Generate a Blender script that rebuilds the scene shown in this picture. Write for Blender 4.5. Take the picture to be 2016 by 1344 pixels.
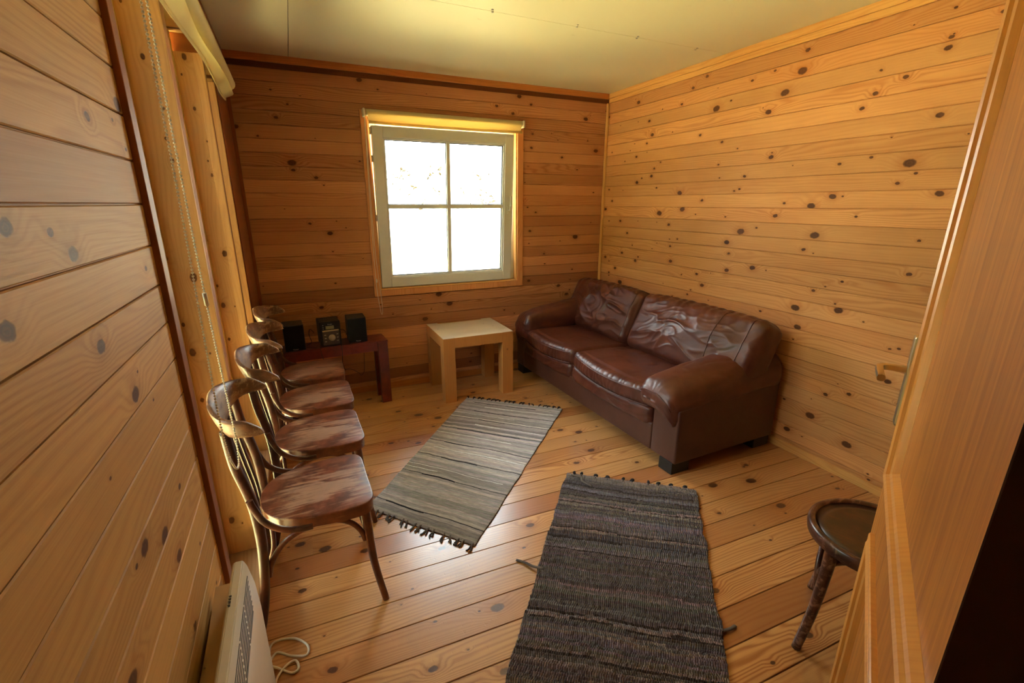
import bpy, bmesh, math, random
from mathutils import Vector, Matrix, noise, Quaternion
random.seed(7)
S = bpy.context.scene
for o in list(bpy.data.objects): bpy.data.objects.remove(o)

# ------------------------------------------------------------------ camera
cd = bpy.data.cameras.new('camera'); cam = bpy.data.objects.new('camera', cd); S.collection.objects.link(cam)
S.camera = cam
cd.sensor_fit = 'HORIZONTAL'; cd.sensor_width = 36.0; cd.lens = 910.98 / 2016 * 36.0
cd.clip_start = 0.02; cd.clip_end = 200
R = Matrix(((0.9079, 0.1195, -0.4017), (-0.4191, 0.2589, -0.8703), (0.0, 0.9585, 0.2851)))
R = R.to_quaternion().normalized().to_matrix()
cam.matrix_world = Matrix.Translation((0, 0, 1.6)) @ R.to_4x4()

# ------------------------------------------------------------------ world, sun, view
XL, XR, D, H = -0.308, 2.866, 4.018, 2.588
S.view_settings.view_transform = 'Standard'; S.view_settings.look = 'None'
S.view_settings.gamma = 1.0; S.view_settings.use_curve_mapping = False
S.view_settings.exposure = 0.38
W = bpy.data.worlds.new('sky'); S.world = W; W.use_nodes = True
wn = W.node_tree; wn.nodes.clear()
wo = wn.nodes.new('ShaderNodeOutputWorld'); wb = wn.nodes.new('ShaderNodeBackground')
tc = wn.nodes.new('ShaderNodeTexCoord'); sp = wn.nodes.new('ShaderNodeSeparateXYZ'); mr = wn.nodes.new('ShaderNodeValToRGB')
wn.links.new(tc.outputs['Generated'], sp.inputs[0]); wn.links.new(sp.outputs['Z'], mr.inputs[0])
mr.color_ramp.elements[0].position = 0.0; mr.color_ramp.elements[0].color = (1.0, 0.97, 0.90, 1)
mr.color_ramp.elements[1].position = 0.6; mr.color_ramp.elements[1].color = (0.80, 0.90, 1.0, 1)
wn.links.new(mr.outputs[0], wb.inputs[0]); wb.inputs[1].default_value = 13.5
wn.links.new(wb.outputs[0], wo.inputs[0])
sd = bpy.data.lights.new('sun', 'SUN'); sd.energy = 125.0; sd.angle = math.radians(0.6); sd.color = (1, 0.93, 0.8)
so = bpy.data.objects.new('sun', sd); S.collection.objects.link(so)
so.rotation_euler = (math.radians(20), 0, math.radians(25))      # high sun from behind the camera side, never enters the windows
def portal(name, loc, rot, sx, sy):
    l = bpy.data.lights.new(name, 'AREA'); l.shape = 'RECTANGLE'; l.size = sx; l.size_y = sy
    l.cycles.is_portal = True
    o = bpy.data.objects.new(name, l); S.collection.objects.link(o); o.location = loc; o.rotation_euler = rot
portal('window_portal', (1.26, D + 0.16, 1.56), (math.radians(-90), 0, 0), 1.4, 1.45)
portal('side_window_portal', (-0.47, 2.42, 1.27), (0, math.radians(-90), 0), 2.4, 2.1)

# ------------------------------------------------------------------ node helper
class V:
    def __init__(s, nt, sock): s.nt = nt; s.s = sock
    def _m(s, op, *a, clamp=False):
        n = s.nt.nodes.new('ShaderNodeMath'); n.operation = op; n.use_clamp = clamp
        for i, x in enumerate((s,) + a):
            if isinstance(x, V): s.nt.links.new(x.s, n.inputs[i])
            else: n.inputs[i].default_value = x
        return V(s.nt, n.outputs[0])
    def __add__(s, o): return s._m('ADD', o)
    def __radd__(s, o): return s._m('ADD', o)
    def __sub__(s, o): return s._m('SUBTRACT', o)
    def __rsub__(s, o): return s._m('MULTIPLY', -1.0)._m('ADD', o)
    def __mul__(s, o): return s._m('MULTIPLY', o)
    def __rmul__(s, o): return s._m('MULTIPLY', o)
    def __truediv__(s, o): return s._m('DIVIDE', o)
    def floor(s): return s._m('FLOOR')
    def sqrt(s): return s._m('SQRT')
    def sin(s): return s._m('SINE')
    def abs(s): return s._m('ABSOLUTE')
    def pow(s, e): return s._m('POWER', e)
    def gt(s, e): return s._m('GREATER_THAN', e)
    def clamp(s): return s._m('ADD', 0.0, clamp=True)
    def sstep(s, a, b):                       # smooth 0..1 from a to b
        n = s.nt.nodes.new('ShaderNodeMapRange'); n.interpolation_type = 'SMOOTHSTEP'
        s.nt.links.new(s.s, n.inputs[0])
        for i, x in enumerate((a, b)):
            if isinstance(x, V): s.nt.links.new(x.s, n.inputs[1 + i])
            else: n.inputs[1 + i].default_value = x
        return V(s.nt, n.outputs[0])
class NT:
    def __init__(s, name):
        s.m = bpy.data.materials.new(name); s.m.use_nodes = True; s.nt = s.m.node_tree
        s.b = s.nt.nodes['Principled BSDF']
    def coords(s, kind='Object'):
        t = s.nt.nodes.new('ShaderNodeTexCoord'); return t.outputs[kind]
    def xyz(s, sock=None):
        n = s.nt.nodes.new('ShaderNodeSeparateXYZ'); s.nt.links.new(sock or s.coords(), n.inputs[0])
        return [V(s.nt, o) for o in n.outputs]
    def vec(s, x, y, z):
        n = s.nt.nodes.new('ShaderNodeCombineXYZ')
        for i, v in enumerate((x, y, z)):
            if isinstance(v, V): s.nt.links.new(v.s, n.inputs[i])
            else: n.inputs[i].default_value = v
        return n.outputs[0]
    def wn(s, w):
        n = s.nt.nodes.new('ShaderNodeTexWhiteNoise'); n.noise_dimensions = '1D'; s.nt.links.new(w.s, n.inputs['W'])
        c = s.nt.nodes.new('ShaderNodeSeparateColor'); s.nt.links.new(n.outputs['Color'], c.inputs[0])
        return [V(s.nt, o) for o in c.outputs]
    def noise(s, vec, scale=1.0, detail=2.0, rough=0.5, dist=0.0):
        n = s.nt.nodes.new('ShaderNodeTexNoise'); s.nt.links.new(vec, n.inputs['Vector'])
        n.inputs['Scale'].default_value = scale; n.inputs['Detail'].default_value = detail
        n.inputs['Roughness'].default_value = rough; n.inputs['Distortion'].default_value = dist
        return V(s.nt, n.outputs[0])
    def vor1(s, w):
        n = s.nt.nodes.new('ShaderNodeTexVoronoi'); n.voronoi_dimensions = '1D'; s.nt.links.new(w.s, n.inputs['W'])
        n.inputs['Scale'].default_value = 1.0
        c = s.nt.nodes.new('ShaderNodeSeparateColor'); s.nt.links.new(n.outputs['Color'], c.inputs[0])
        return V(s.nt, n.outputs['Distance']), [V(s.nt, o) for o in c.outputs]
    def mix(s, f, a, b):
        n = s.nt.nodes.new('ShaderNodeMix'); n.data_type = 'RGBA'
        for i, x in ((0, f), (6, a), (7, b)):
            if isinstance(x, V): s.nt.links.new(x.s, n.inputs[i])
            elif hasattr(x, 'is_linked') or isinstance(x, bpy.types.NodeSocket): s.nt.links.new(x, n.inputs[i])
            elif i == 0: n.inputs[i].default_value = x
            else: n.inputs[i].default_value = (*x[:3], 1)
        return n.outputs[2]
    def mulc(s, c, f):
        n = s.nt.nodes.new('ShaderNodeVectorMath'); n.operation = 'SCALE'
        s.nt.links.new(c, n.inputs[0])
        if isinstance(f, V): s.nt.links.new(f.s, n.inputs['Scale'])
        else: n.inputs['Scale'].default_value = f
        return n.outputs[0]
    def out(s, color=None, rough=None, bump=None, bd=0.002, bs=0.5, **kw):
        if color is not None:
            if isinstance(color, bpy.types.NodeSocket): s.nt.links.new(color, s.b.inputs['Base Color'])
            else: s.b.inputs['Base Color'].default_value = (*color[:3], 1)
        if rough is not None:
            if isinstance(rough, V): s.nt.links.new(rough.s, s.b.inputs['Roughness'])
            else: s.b.inputs['Roughness'].default_value = rough
        if bump is not None:
            n = s.nt.nodes.new('ShaderNodeBump'); n.inputs['Distance'].default_value = bd; n.inputs['Strength'].default_value = bs
            s.nt.links.new(bump.s, n.inputs['Height']); s.nt.links.new(n.outputs[0], s.b.inputs['Normal'])
        for k, v in kw.items(): s.b.inputs[k].default_value = v
        return s.m
def lin(r, g, b):
    f = lambda c: (c / 255 / 12.92) if c / 255 <= 0.04045 else ((c / 255 + 0.055) / 1.055) ** 2.4
    return (f(r), f(g), f(b))

def pine(name, axes, pitch=0.0935, v0=0.0, ang=0.0, light=(232, 176, 108), dark=(196, 124, 62), knot=(72, 38, 20),
         kd=1.7, kthr=0.35, ksize=(0.006, 0.021), var=0.28, redden=0.25, red=(176, 92, 44), rough=0.42, seed=0.0,
         grain=1.0, coat=0.0, scratch=False, bumps=0.25, streak=0.0):
    """boards running along axes[0], laid side by side along axes[1]"""
    t = NT(name); c = t.xyz(); u, v = c[axes[0]], c[axes[1]]
    if ang:
        a = math.radians(ang); u, v = u * math.cos(a) + v * math.sin(a), v * math.cos(a) - u * math.sin(a)
    q = (v - v0) / pitch; idx = q.floor(); fv = q - idx
    r = t.wn(idx + (seed + 0.37)); r2 = t.wn(idx * 1.37 + (seed + 11.71))
    U = u + r[0] * 43.0
    km = None; halo = None; bend = None
    for k, (den, thr, sz) in enumerate(((kd, kthr, ksize), (kd * 2.3, 0.74, (0.003, 0.008)))):
        dist, kc = t.vor1(U * den + 17.3 * k)
        dv = (fv - (0.14 + kc[0] * 0.72)) * pitch
        if k == 0: dv = dv + (U * 61.0).sin() * 0.0012
        du = dist / den
        rad = kc[1].pow(1.25) * (sz[1] - sz[0]) + sz[0]
        if k == 0: dv = dv + (t.noise(t.vec(U * 70.0, v * 90.0, 0.0), 1.0, 1.0) - 0.5) * 0.008
        d = ((du * 0.66).pow(2.0) + dv.pow(2.0)).sqrt() / rad
        pres = kc[2].gt(thr)
        m = pres * (1.0 - d.sstep(0.75, 1.08)); h = pres * (1.0 - d.sstep(0.6, 3.0))
        b = pres * (1.0 - d.sstep(0.2, 4.5)) * (1.0 if k == 0 else 0.4)
        if km is None: km, halo, bend, d0 = m, h, b, d
        else: km = (km + m).clamp(); halo = (halo + h * 0.6).clamp(); bend = bend + b
    wv = t.vec(U * 0.9, v * 7.0, idx * 3.17)
    w1 = t.noise(wv, 1.0, 2.0, 0.5)
    g = v * (120.0) + (w1 * (14.0 + 10.0) * (0.35 + r2[1])) + bend * 5.0
    ring = (g * 3.0).sin() * 0.5 + 0.5
    fine = t.noise(t.vec(U * 6.0, v * 420.0, idx), 1.0, 2.0, 0.6)
    blot = t.noise(t.vec(U * 1.7, v * 9.0, idx * 1.3), 1.0, 3.0, 0.55) * 0.6 + t.noise(t.vec(U * 1.1, v * 2.0, idx * 5.3), 1.0, 2.0, 0.5) * 0.4
    f = (ring.pow(2.0) * (r2[1] * 0.62 + 0.12) * grain + (fine - 0.5) * 0.55 + (blot - 0.5) * 1.1 + 0.28 + halo * 0.35).clamp()
    if streak: f = (f + (t.noise(t.vec(U * 1.1, v * 48.0, 0.0), 1.0, 3.0, 0.6) - 0.5) * streak).clamp()
    base = t.mix(f, lin(*light), lin(*dark))
    base = t.mix((r2[0] - (1 - redden)) / max(redden, 1e-3) * 0.75 if False else (r2[0].sstep(1 - redden, 1.0) * 0.7), base, lin(*red))
    base = t.mulc(base, r[1] * var + (1.0 - var * 0.55))
    kcore = (d0 * 16.0 + w1 * 5.0).sin() * 0.5 + 0.5
    kcol = t.mix(kcore * 0.3, lin(*knot), lin(knot[0] + 52, knot[1] + 30, knot[2] + 12))
    col = t.mix(km * 0.93, base, kcol)
    rr = fine * 0.15 + (rough - 0.06)
    bump = ring * 0.25 * grain + fine * 0.5 - km * 0.6
    if scratch:
        sc = t.noise(t.vec(u * 55.0, v * 28.0, 0.0), 1.0, 3.0, 0.7).sstep(0.62, 0.72)
        wear = t.noise(t.vec(u * 2.3, v * 2.3, 0.0), 1.0, 3.0, 0.6)
        bump = bump - sc * 1.2 + wear * 0.8
        rr = rr + wear * 0.16 - 0.06
    return t.out(col, rr, bump, 0.0012, bumps, **({'Coat Weight': coat, 'Coat Roughness': 0.24} if coat else {'Specular IOR Level': 0.22}))

def plain(name, rgb, rough=0.5, metal=0.0, **kw):
    t = NT(name); n = t.noise(t.coords(), 40.0, 2.0)
    return t.out(t.mix(n * 0.12, lin(*rgb), lin(*[c * 0.75 for c in rgb])), rough, Metallic=metal, **kw)
PITCH = 0.0935
M = {}
M['wall_back'] = pine('pine wall back', (0, 2), PITCH, 2.5175 % PITCH, light=(212, 150, 104), dark=(168, 108, 68), red=(116, 66, 42), redden=0.5, kthr=0.52, kd=1.5, var=0.55, seed=3, ksize=(0.006, 0.024), grain=0.9, rough=0.5)
M['wall_right'] = pine('pine wall right', (1, 2), PITCH, 2.509 % PITCH, light=(234, 174, 114), dark=(190, 118, 64), red=(168, 98, 52), redden=0.2, kthr=0.25, kd=1.8, var=0.28, ksize=(0.006, 0.022), seed=41, grain=0.6, rough=0.5)
M['wall_left'] = pine('pine wall left', (1, 2), PITCH, 1.599 % PITCH, light=(208, 164, 100), dark=(166, 116, 62), red=(160, 104, 52), redden=0.15, kthr=0.32, kd=2.0, var=0.15, rough=0.56, grain=0.45, seed=73, ksize=(0.007, 0.020))
M['floor'] = pine('pine floor', (0, 1), 0.1409, 1.341 % 0.1409, ang=-2.0, light=(224, 168, 106), dark=(168, 104, 52), red=(150, 84, 40), knot=(70, 36, 22), redden=0.3, kthr=0.25, kd=1.9, ksize=(0.007, 0.026), var=0.26, rough=0.30, seed=90, scratch=True, bumps=0.3, coat=1.0, grain=1.0)
M['post'] = pine('pine post', (2, 1), 5.0, -2.0, light=(230, 178, 114), dark=(202, 142, 82), knot=(98, 58, 30), kd=3.0, kthr=0.1, redden=0.0, var=0.0, seed=5, grain=0.7)
M['jamb'] = pine('pine jamb', (2, 0), 0.16, -0.46, light=(226, 172, 110), dark=(200, 142, 84), knot=(92, 54, 28), kd=5.0, kthr=0.35, ksize=(0.005, 0.014), redden=0.0, var=0.0, seed=7, grain=0.6)
M['trimv'] = pine('pine trim upright', (2, 0), 5.0, -2.0, light=(222, 158, 104), dark=(194, 126, 76), kd=1.5, kthr=0.5, redden=0.0, var=0.0, seed=9, grain=0.6)
M['trimx'] = pine('pine trim', (0, 2), 5.0, -2.0, light=(214, 140, 76), dark=(184, 108, 52), kd=1.5, kthr=0.5, redden=0.0, var=0.0, seed=12, grain=0.6)
M['crownx'] = pine('pine crown', (0, 2), 5.0, -2.0, light=(204, 132, 70), dark=(168, 96, 46), kd=1.2, kthr=0.5, redden=0.0, var=0.0, seed=14, grain=0.6)
M['crowny'] = pine('pine crown side', (1, 2), 5.0, -2.0, light=(236, 180, 108), dark=(204, 134, 68), kd=1.2, kthr=0.4, redden=0.0, var=0.0, seed=15, grain=0.6)
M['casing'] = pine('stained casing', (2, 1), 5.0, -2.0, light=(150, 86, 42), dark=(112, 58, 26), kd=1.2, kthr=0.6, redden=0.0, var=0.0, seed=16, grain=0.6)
M['casing2'] = pine('brown post face', (2, 1), 5.0, -2.0, light=(178, 112, 60), dark=(142, 82, 40), kd=1.2, kthr=0.6, redden=0.0, var=0.0, seed=36, grain=0.6, rough=0.6)
M['frame'] = pine('window frame wood', (2, 1), 5.0, -2.0, light=(206, 168, 96), dark=(186, 142, 76), kd=1, kthr=0.95, redden=0.0, var=0.0, seed=38, grain=0.4, rough=0.6)
M['darkstrip'] = pine('dark brown strip', (0, 2), 5.0, -2.0, light=(112, 62, 32), dark=(84, 44, 22), kd=1.2, kthr=0.3, redden=0.0, var=0.0, seed=46, grain=0.6, rough=0.6)
M['endgrain'] = plain('pale end grain', (206, 186, 156), 0.4)
M['sill'] = pine('sill pine', (1, 0), 5.0, -2.0, light=(196, 158, 116), dark=(164, 122, 80), kd=1.2, kthr=0.6, redden=0.0, var=0.0, seed=17, grain=0.9)
M['lath'] = pine('pale lath', (2, 0), 5.0, -2.0, light=(240, 190, 120), dark=(216, 156, 90), kd=1, kthr=0.9, redden=0.0, var=0.0, seed=18, grain=0.4)
M['table'] = pine('birch top with daylight', (0, 1), 0.14, 0.02, light=(240, 224, 190), dark=(216, 190, 150), knot=(140, 106, 76), kd=1.2, kthr=0.6, redden=0.0, var=0.10, seed=21, grain=0.35, rough=0.3, coat=0.9, bumps=0.1)  # same birch as the legs, painted paler for daylight on the top
M['tableleg'] = pine('birch leg', (2, 0), 5.0, -2.0, light=(196, 136, 76), dark=(172, 112, 58), knot=(120, 84, 52), kd=1.2, kthr=0.9, redden=0.0, var=0.0, seed=22, grain=0.3, rough=0.5, bumps=0.1)
M['door'] = pine('door pine', (2, 0), 0.17, 0.03, light=(206, 136, 56), dark=(146, 80, 26), knot=(92, 48, 20), kd=0.7, kthr=0.6, redden=0.0, var=0.22, seed=25, grain=0.3, streak=2.0, rough=0.42, coat=0.15, bumps=0.12)
M['mould'] = pine('door moulding pine', (2, 0), 5.0, -3.0, light=(232, 168, 88), dark=(200, 130, 60), kd=0.5, kthr=0.9, redden=0.0, var=0.0, seed=26, grain=0.5, rough=0.3, bumps=0.1, coat=0.2)
M['shadow_wood'] = pine('shadowed hall boards', (2, 0), 0.2, 0, light=(72, 38, 18), dark=(50, 24, 10), kd=0.7, kthr=0.6, redden=0.0, var=0.1, seed=27, rough=0.9)  # brown darkened to carry the shadow of hall and door jamb

def worn(name, base=(84, 38, 20), mid=(122, 62, 36), pale=(172, 134, 108), amount=0.5, ax=0, rough=0.34, coat=0.3, centre=False):
    t = NT(name); x, y, z = t.xyz(); c = [x, y, z]
    st = [52.0, 52.0, 52.0]; st[ax] = 5.5
    n1 = t.noise(t.vec(x * st[0], y * st[1], z * st[2]), 1.0, 4.0, 0.65, 0.4)
    n2 = t.noise(t.vec(x * 5.0, y * 5.0, z * 5.0), 1.0, 3.0, 0.6)
    n3 = t.noise(t.vec(x * 16.0, y * 16.0, z * 16.0), 1.0, 4.0, 0.6)
    w = (n1 * 0.85 + n2 * 0.65 + n3 * 0.15)
    if centre: w = w + (0.075 - (x * x * 1.3 + y * y * 1.3).sqrt() * 0.9)
    m = w.sstep(0.98 - amount * 0.36, 1.16 - amount * 0.36)
    cc = t.mix(n3.sstep(0.35, 0.65), lin(*base), lin(*mid))
    cc = t.mix(m * 0.70, cc, lin(*pale))
    return t.out(cc, m * 0.15 + n1 * 0.12 + (rough - 0.08), n1 * 0.4 + n3 * 0.3, 0.0015, 0.25, **{'Coat Weight': coat, 'Coat Roughness': 0.2})
M['seat'] = worn('worn seat plywood', (92, 44, 24), (128, 68, 42), (176, 136, 110), 0.78, 0, 0.38, 0.12, True)
M['rim'] = worn('seat rim wood', (90, 42, 22), (116, 58, 30), (156, 104, 66), 0.3, 0)
M['bent'] = worn('dark bent wood', (60, 27, 14), (88, 42, 22), (136, 84, 48), 0.12, 2, 0.42, 0.1)
M['legw'] = worn('leg bent wood', (84, 38, 19), (112, 54, 26), (152, 98, 56), 0.2, 2)
M['rail'] = worn('worn back rail', (92, 54, 32), (130, 82, 50), (174, 140, 106), 0.6, 1, 0.42, 0.1)
M['dark_seat'] = worn('dark pressed seat', (44, 22, 12), (70, 36, 18), (110, 66, 36), 0.2, 0, 0.35, 0.4)
M['dark_rim'] = worn('dark scuffed rim', (62, 30, 18), (96, 50, 30), (168, 122, 92), 0.42, 1, 0.35, 0.3)
M['mahogany'] = worn('mahogany paint', (92, 28, 20), (112, 38, 26), (140, 62, 46), 0.1, 0, 0.36, 0.3)

def leather(name, base, hi, rough=0.33, sc=260.0, b=0.18):
    t = NT(name); x, y, z = t.xyz()
    vv = t.nt.nodes.new('ShaderNodeTexVoronoi'); vv.inputs['Scale'].default_value = sc; vv.feature = 'DISTANCE_TO_EDGE'
    t.nt.links.new(t.coords(), vv.inputs['Vector']); e = V(t.nt, vv.outputs['Distance'])
    n = t.noise(t.coords(), 7.0, 4.0, 0.6); n2 = t.noise(t.coords(), 30.0, 3.0, 0.6)
    cc = t.mix(n.sstep(0.35, 0.7), lin(*base), lin(*hi))
    return t.out(cc, n2 * 0.2 + n * 0.12 + (rough - 0.14), e.sstep(0.0, 0.25) * 0.5 + n2 * 0.7, 0.0012, b, **{'Coat Weight': 0.12, 'Coat Roughness': 0.3})
M['leather'] = leather('brown leather', (80, 37, 26), (98, 50, 36), 0.37)
M['leather_flat'] = leather('brown leatherette', (78, 42, 30), (86, 48, 34), 0.5, 400, 0.2)
M['white'] = plain('white upvc', (236, 234, 224), 0.28)
M['gasket'] = plain('dark rubber gasket', (34, 36, 34), 0.5)
M['steel'] = plain('brushed steel', (196, 186, 166), 0.3, 1.0)
M['brass'] = plain('dull brass', (206, 192, 158), 0.3, 1.0)
M['black'] = plain('black plastic', (20, 18, 17), 0.45)
M['grille'] = plain('black speaker cloth', (12, 11, 11), 0.95)
M['facegrey'] = plain('dark metallic plastic', (88, 78, 74), 0.35, 0.3)
M['lcd'] = plain('grey green display', (136, 130, 96), 0.3)
M['pale'] = plain('pale print', (196, 186, 172), 0.5)
M['ink'] = plain('grey print', (70, 66, 62), 0.6)
M['blackblock'] = plain('black stained block', (26, 21, 18), 0.5)
M['cream'] = plain('cream enamel', (226, 218, 200), 0.22)
M['cord_white'] = plain('white cord', (226, 214, 190), 0.5)
M['cable_black'] = plain('black cable', (24, 18, 15), 0.5)
M['cable_brown'] = plain('brown cable', (62, 34, 22), 0.5)
M['bead'] = plain('cream bead', (246, 234, 208), 0.4)
M['wstring'] = plain('seam stitching', (120, 70, 50), 0.5)
M['card'] = plain('brown cardboard', (204, 166, 118), 0.9)
def fabric_blind():
    t = NT('cream blind cloth'); x, y, z = t.xyz()
    n = t.noise(t.coords(), 350.0, 1.0)
    m = t.out(t.mix(n * 0.2, lin(214, 196, 146), lin(190, 170, 116)), 0.8, n, 0.0004, 0.2)
    tr = t.nt.nodes.new('ShaderNodeBsdfTranslucent'); tr.inputs[0].default_value = (*lin(246, 216, 130), 1)
    mx = t.nt.nodes.new('ShaderNodeMixShader'); mx.inputs[0].default_value = 0.22
    o = t.nt.nodes['Material Output']
    t.nt.links.new(t.b.outputs[0], mx.inputs[1]); t.nt.links.new(tr.outputs[0], mx.inputs[2]); t.nt.links.new(mx.outputs[0], o.inputs[0])
    return m
M['blind'] = fabric_blind()
M['blindroll'] = plain('cream rolled cloth', (214, 198, 150), 0.8)
def glass():
    t = NT('window glass'); nt = t.nt
    a = nt.nodes.new('ShaderNodeBsdfTransparent'); g = nt.nodes.new('ShaderNodeBsdfGlossy'); g.inputs['Roughness'].default_value = 0.02
    f = nt.nodes.new('ShaderNodeFresnel'); f.inputs[0].default_value = 1.45
    mx = nt.nodes.new('ShaderNodeMixShader'); nt.links.new(f.outputs[0], mx.inputs[0])
    a.inputs[0].default_value = (0.94, 0.97, 0.95, 1)
    nt.links.new(a.outputs[0], mx.inputs[1]); nt.links.new(g.outputs[0], mx.inputs[2]); nt.links.new(mx.outputs[0], nt.nodes['Material Output'].inputs[0])
    return t.m
M['glass'] = glass()
def ceilm():
    t = NT('painted ceiling board'); n = t.noise(t.coords(), 1.6, 4.0, 0.6); f = t.noise(t.coords(), 260.0, 1.0)
    s = t.noise(t.coords(), 9.0, 3.0, 0.7).sstep(0.68, 0.78)
    c = t.mix(n * 0.35, lin(238, 228, 196), lin(224, 212, 176)); c = t.mix(s * 0.3, c, lin(196, 170, 120))
    return t.out(c, 0.55, f, 0.0006, 0.15)
M['ceiling'] = ceilm()
def bounce_lawnm():
    t = NT('sunlit grass'); n = t.noise(t.coords(), 3.0, 4.0, 0.6); n2 = t.noise(t.coords(), 60.0, 3.0, 0.7)
    return t.out(t.mix(n * 0.6 + n2 * 0.4, lin(176, 164, 108), lin(206, 192, 142)), 0.9)
M['bounce_lawn'] = bounce_lawnm()
M['leaf'] = plain('pale green leaves', (150, 160, 90), 0.6)
M['sky_screen'] = plain('dark green sky screen', (52, 66, 34), 0.9)
M['bark'] = plain('brown branches', (84, 60, 44), 0.9)
def rugmat(name, ang, pu, pv, b, sat, gain):
    t = NT(name); a = t.nt.nodes.new('ShaderNodeAttribute'); a.attribute_name = 'Col'
    x, y, z = t.xyz(); c_, s_ = math.cos(math.radians(ang)), math.sin(math.radians(ang))
    u = x * c_ + y * s_; v = y * c_ - x * s_
    wob = t.noise(t.coords(), 22.0, 2.0, 0.6)
    row = ((v + wob * 0.006) / pv).floor()
    off = t.wn(row + 0.3)[0]
    bead = ((u / pu + off) * math.pi).sin().abs()
    n = t.noise(t.coords(), 420.0, 2.0, 0.6); n2 = t.noise(t.vec(u * 26.0, v * 90.0, 0.0), 1.0, 3.0, 0.65)
    hs = t.nt.nodes.new('ShaderNodeHueSaturation'); hs.inputs['Saturation'].default_value = sat; t.nt.links.new(a.outputs['Color'], hs.inputs['Color'])
    c = t.mulc(t.mix(0.25, hs.outputs[0], lin(112, 92, 82)) if gain > 1.5 else hs.outputs[0], (n * 0.35 + n2 * 0.9 + 0.38) * gain)
    return t.out(c, 0.92, bead * 1.3 + n * 0.8 + n2 * 1.2, 0.004, b, **{'Specular IOR Level': 0.3})
M['rug'] = rugmat('fine woven rag stripes', -41.1, 0.0065, 0.0052, 0.7, 0.5, 1.4)
M['rug2'] = rugmat('thick woven rag stripes', -38.2, 0.0085, 0.010, 1.0, 0.62, 1.75)
M['tassel_dark'] = plain('charcoal yarn', (44, 38, 38), 0.9)
M['tassel_grey'] = plain('grey brown yarn', (104, 90, 80), 0.9)

# ------------------------------------------------------------------ geometry helpers
def obj(name, bm, mat, parent=None, loc=None, smooth=False):
    me = bpy.data.meshes.new(name); bm.normal_update(); bm.to_mesh(me); bm.free()
    o = bpy.data.objects.new(name, me); S.collection.objects.link(o)
    for m in (mat if isinstance(mat, (list, tuple)) else [mat]): me.materials.append(m)
    if smooth: me.polygons.foreach_set('use_smooth', [True] * len(me.polygons))
    if smooth == 'auto':
        pass
    if parent: o.parent = parent
    if loc: o.location = loc
    return o
def shade(o, ang=40):
    me = o.data; me.polygons.foreach_set('use_smooth', [True] * len(me.polygons))
    bm = bmesh.new(); bm.from_mesh(me)
    for e in bm.edges:
        if len(e.link_faces) == 2 and e.calc_face_angle(0) > math.radians(ang): e.smooth = False
    bm.to_mesh(me); bm.free(); return o
def tag(o, label=None, cat=None, group=None, kind=None):
    if label: o['label'] = label
    if cat: o['category'] = cat
    if group: o['group'] = group
    if kind: o['kind'] = kind
    return o
def thing(name, label, cat, loc=(0, 0, 0), rotz=0.0, group=None):
    o = bpy.data.objects.new(name, None); S.collection.objects.link(o); o.empty_display_size = 0.1
    o.location = loc; o.rotation_euler = (0, 0, rotz); return tag(o, label, cat, group)
def struct(name, bm, mat, **k): return tag(obj(name, bm, mat, **k), kind='structure')
def box(bm, a, b, bev=0.0, seg=2, mi=0):
    n0 = len(bm.faces)
    t = bmesh.new(); bmesh.ops.create_cube(t, size=1.0)
    for v in t.verts: v.co = Vector([a[i] + (b[i] - a[i]) * (v.co[i] + 0.5) for i in range(3)])
    if bev: bmesh.ops.bevel(t, geom=t.edges[:], offset=bev, segments=seg, profile=0.5, affect='EDGES')
    merge(bm, t, mi); return bm
def merge(bm, t, mi=0, mat=None):
    mp = {}
    for v in t.verts: mp[v] = bm.verts.new(mat @ v.co if mat else v.co)
    for f in t.faces:
        try: nf = bm.faces.new([mp[v] for v in f.verts]); nf.material_index = mi or f.material_index; nf.smooth = f.smooth
        except ValueError: pass
    t.free()
def cr(pts, n=8, closed=False):
    """Catmull-Rom through points"""
    P = [Vector(p) for p in pts]; out = []; N = len(P)
    rng = range(N) if closed else range(N - 1)
    for i in rng:
        if closed: p0, p1, p2, p3 = P[(i - 1) % N], P[i], P[(i + 1) % N], P[(i + 2) % N]
        else: p0, p1, p2, p3 = P[max(i - 1, 0)], P[i], P[i + 1], P[min(i + 2, N - 1)]
        for k in range(n):
            t = k / n; t2 = t * t; t3 = t2 * t
            out.append(0.5 * ((2 * p1) + (-p0 + p2) * t + (2 * p0 - 5 * p1 + 4 * p2 - p3) * t2 + (-p0 + 3 * p1 - 3 * p2 + p3) * t3))
    if not closed: out.append(P[-1])
    return out
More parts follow.
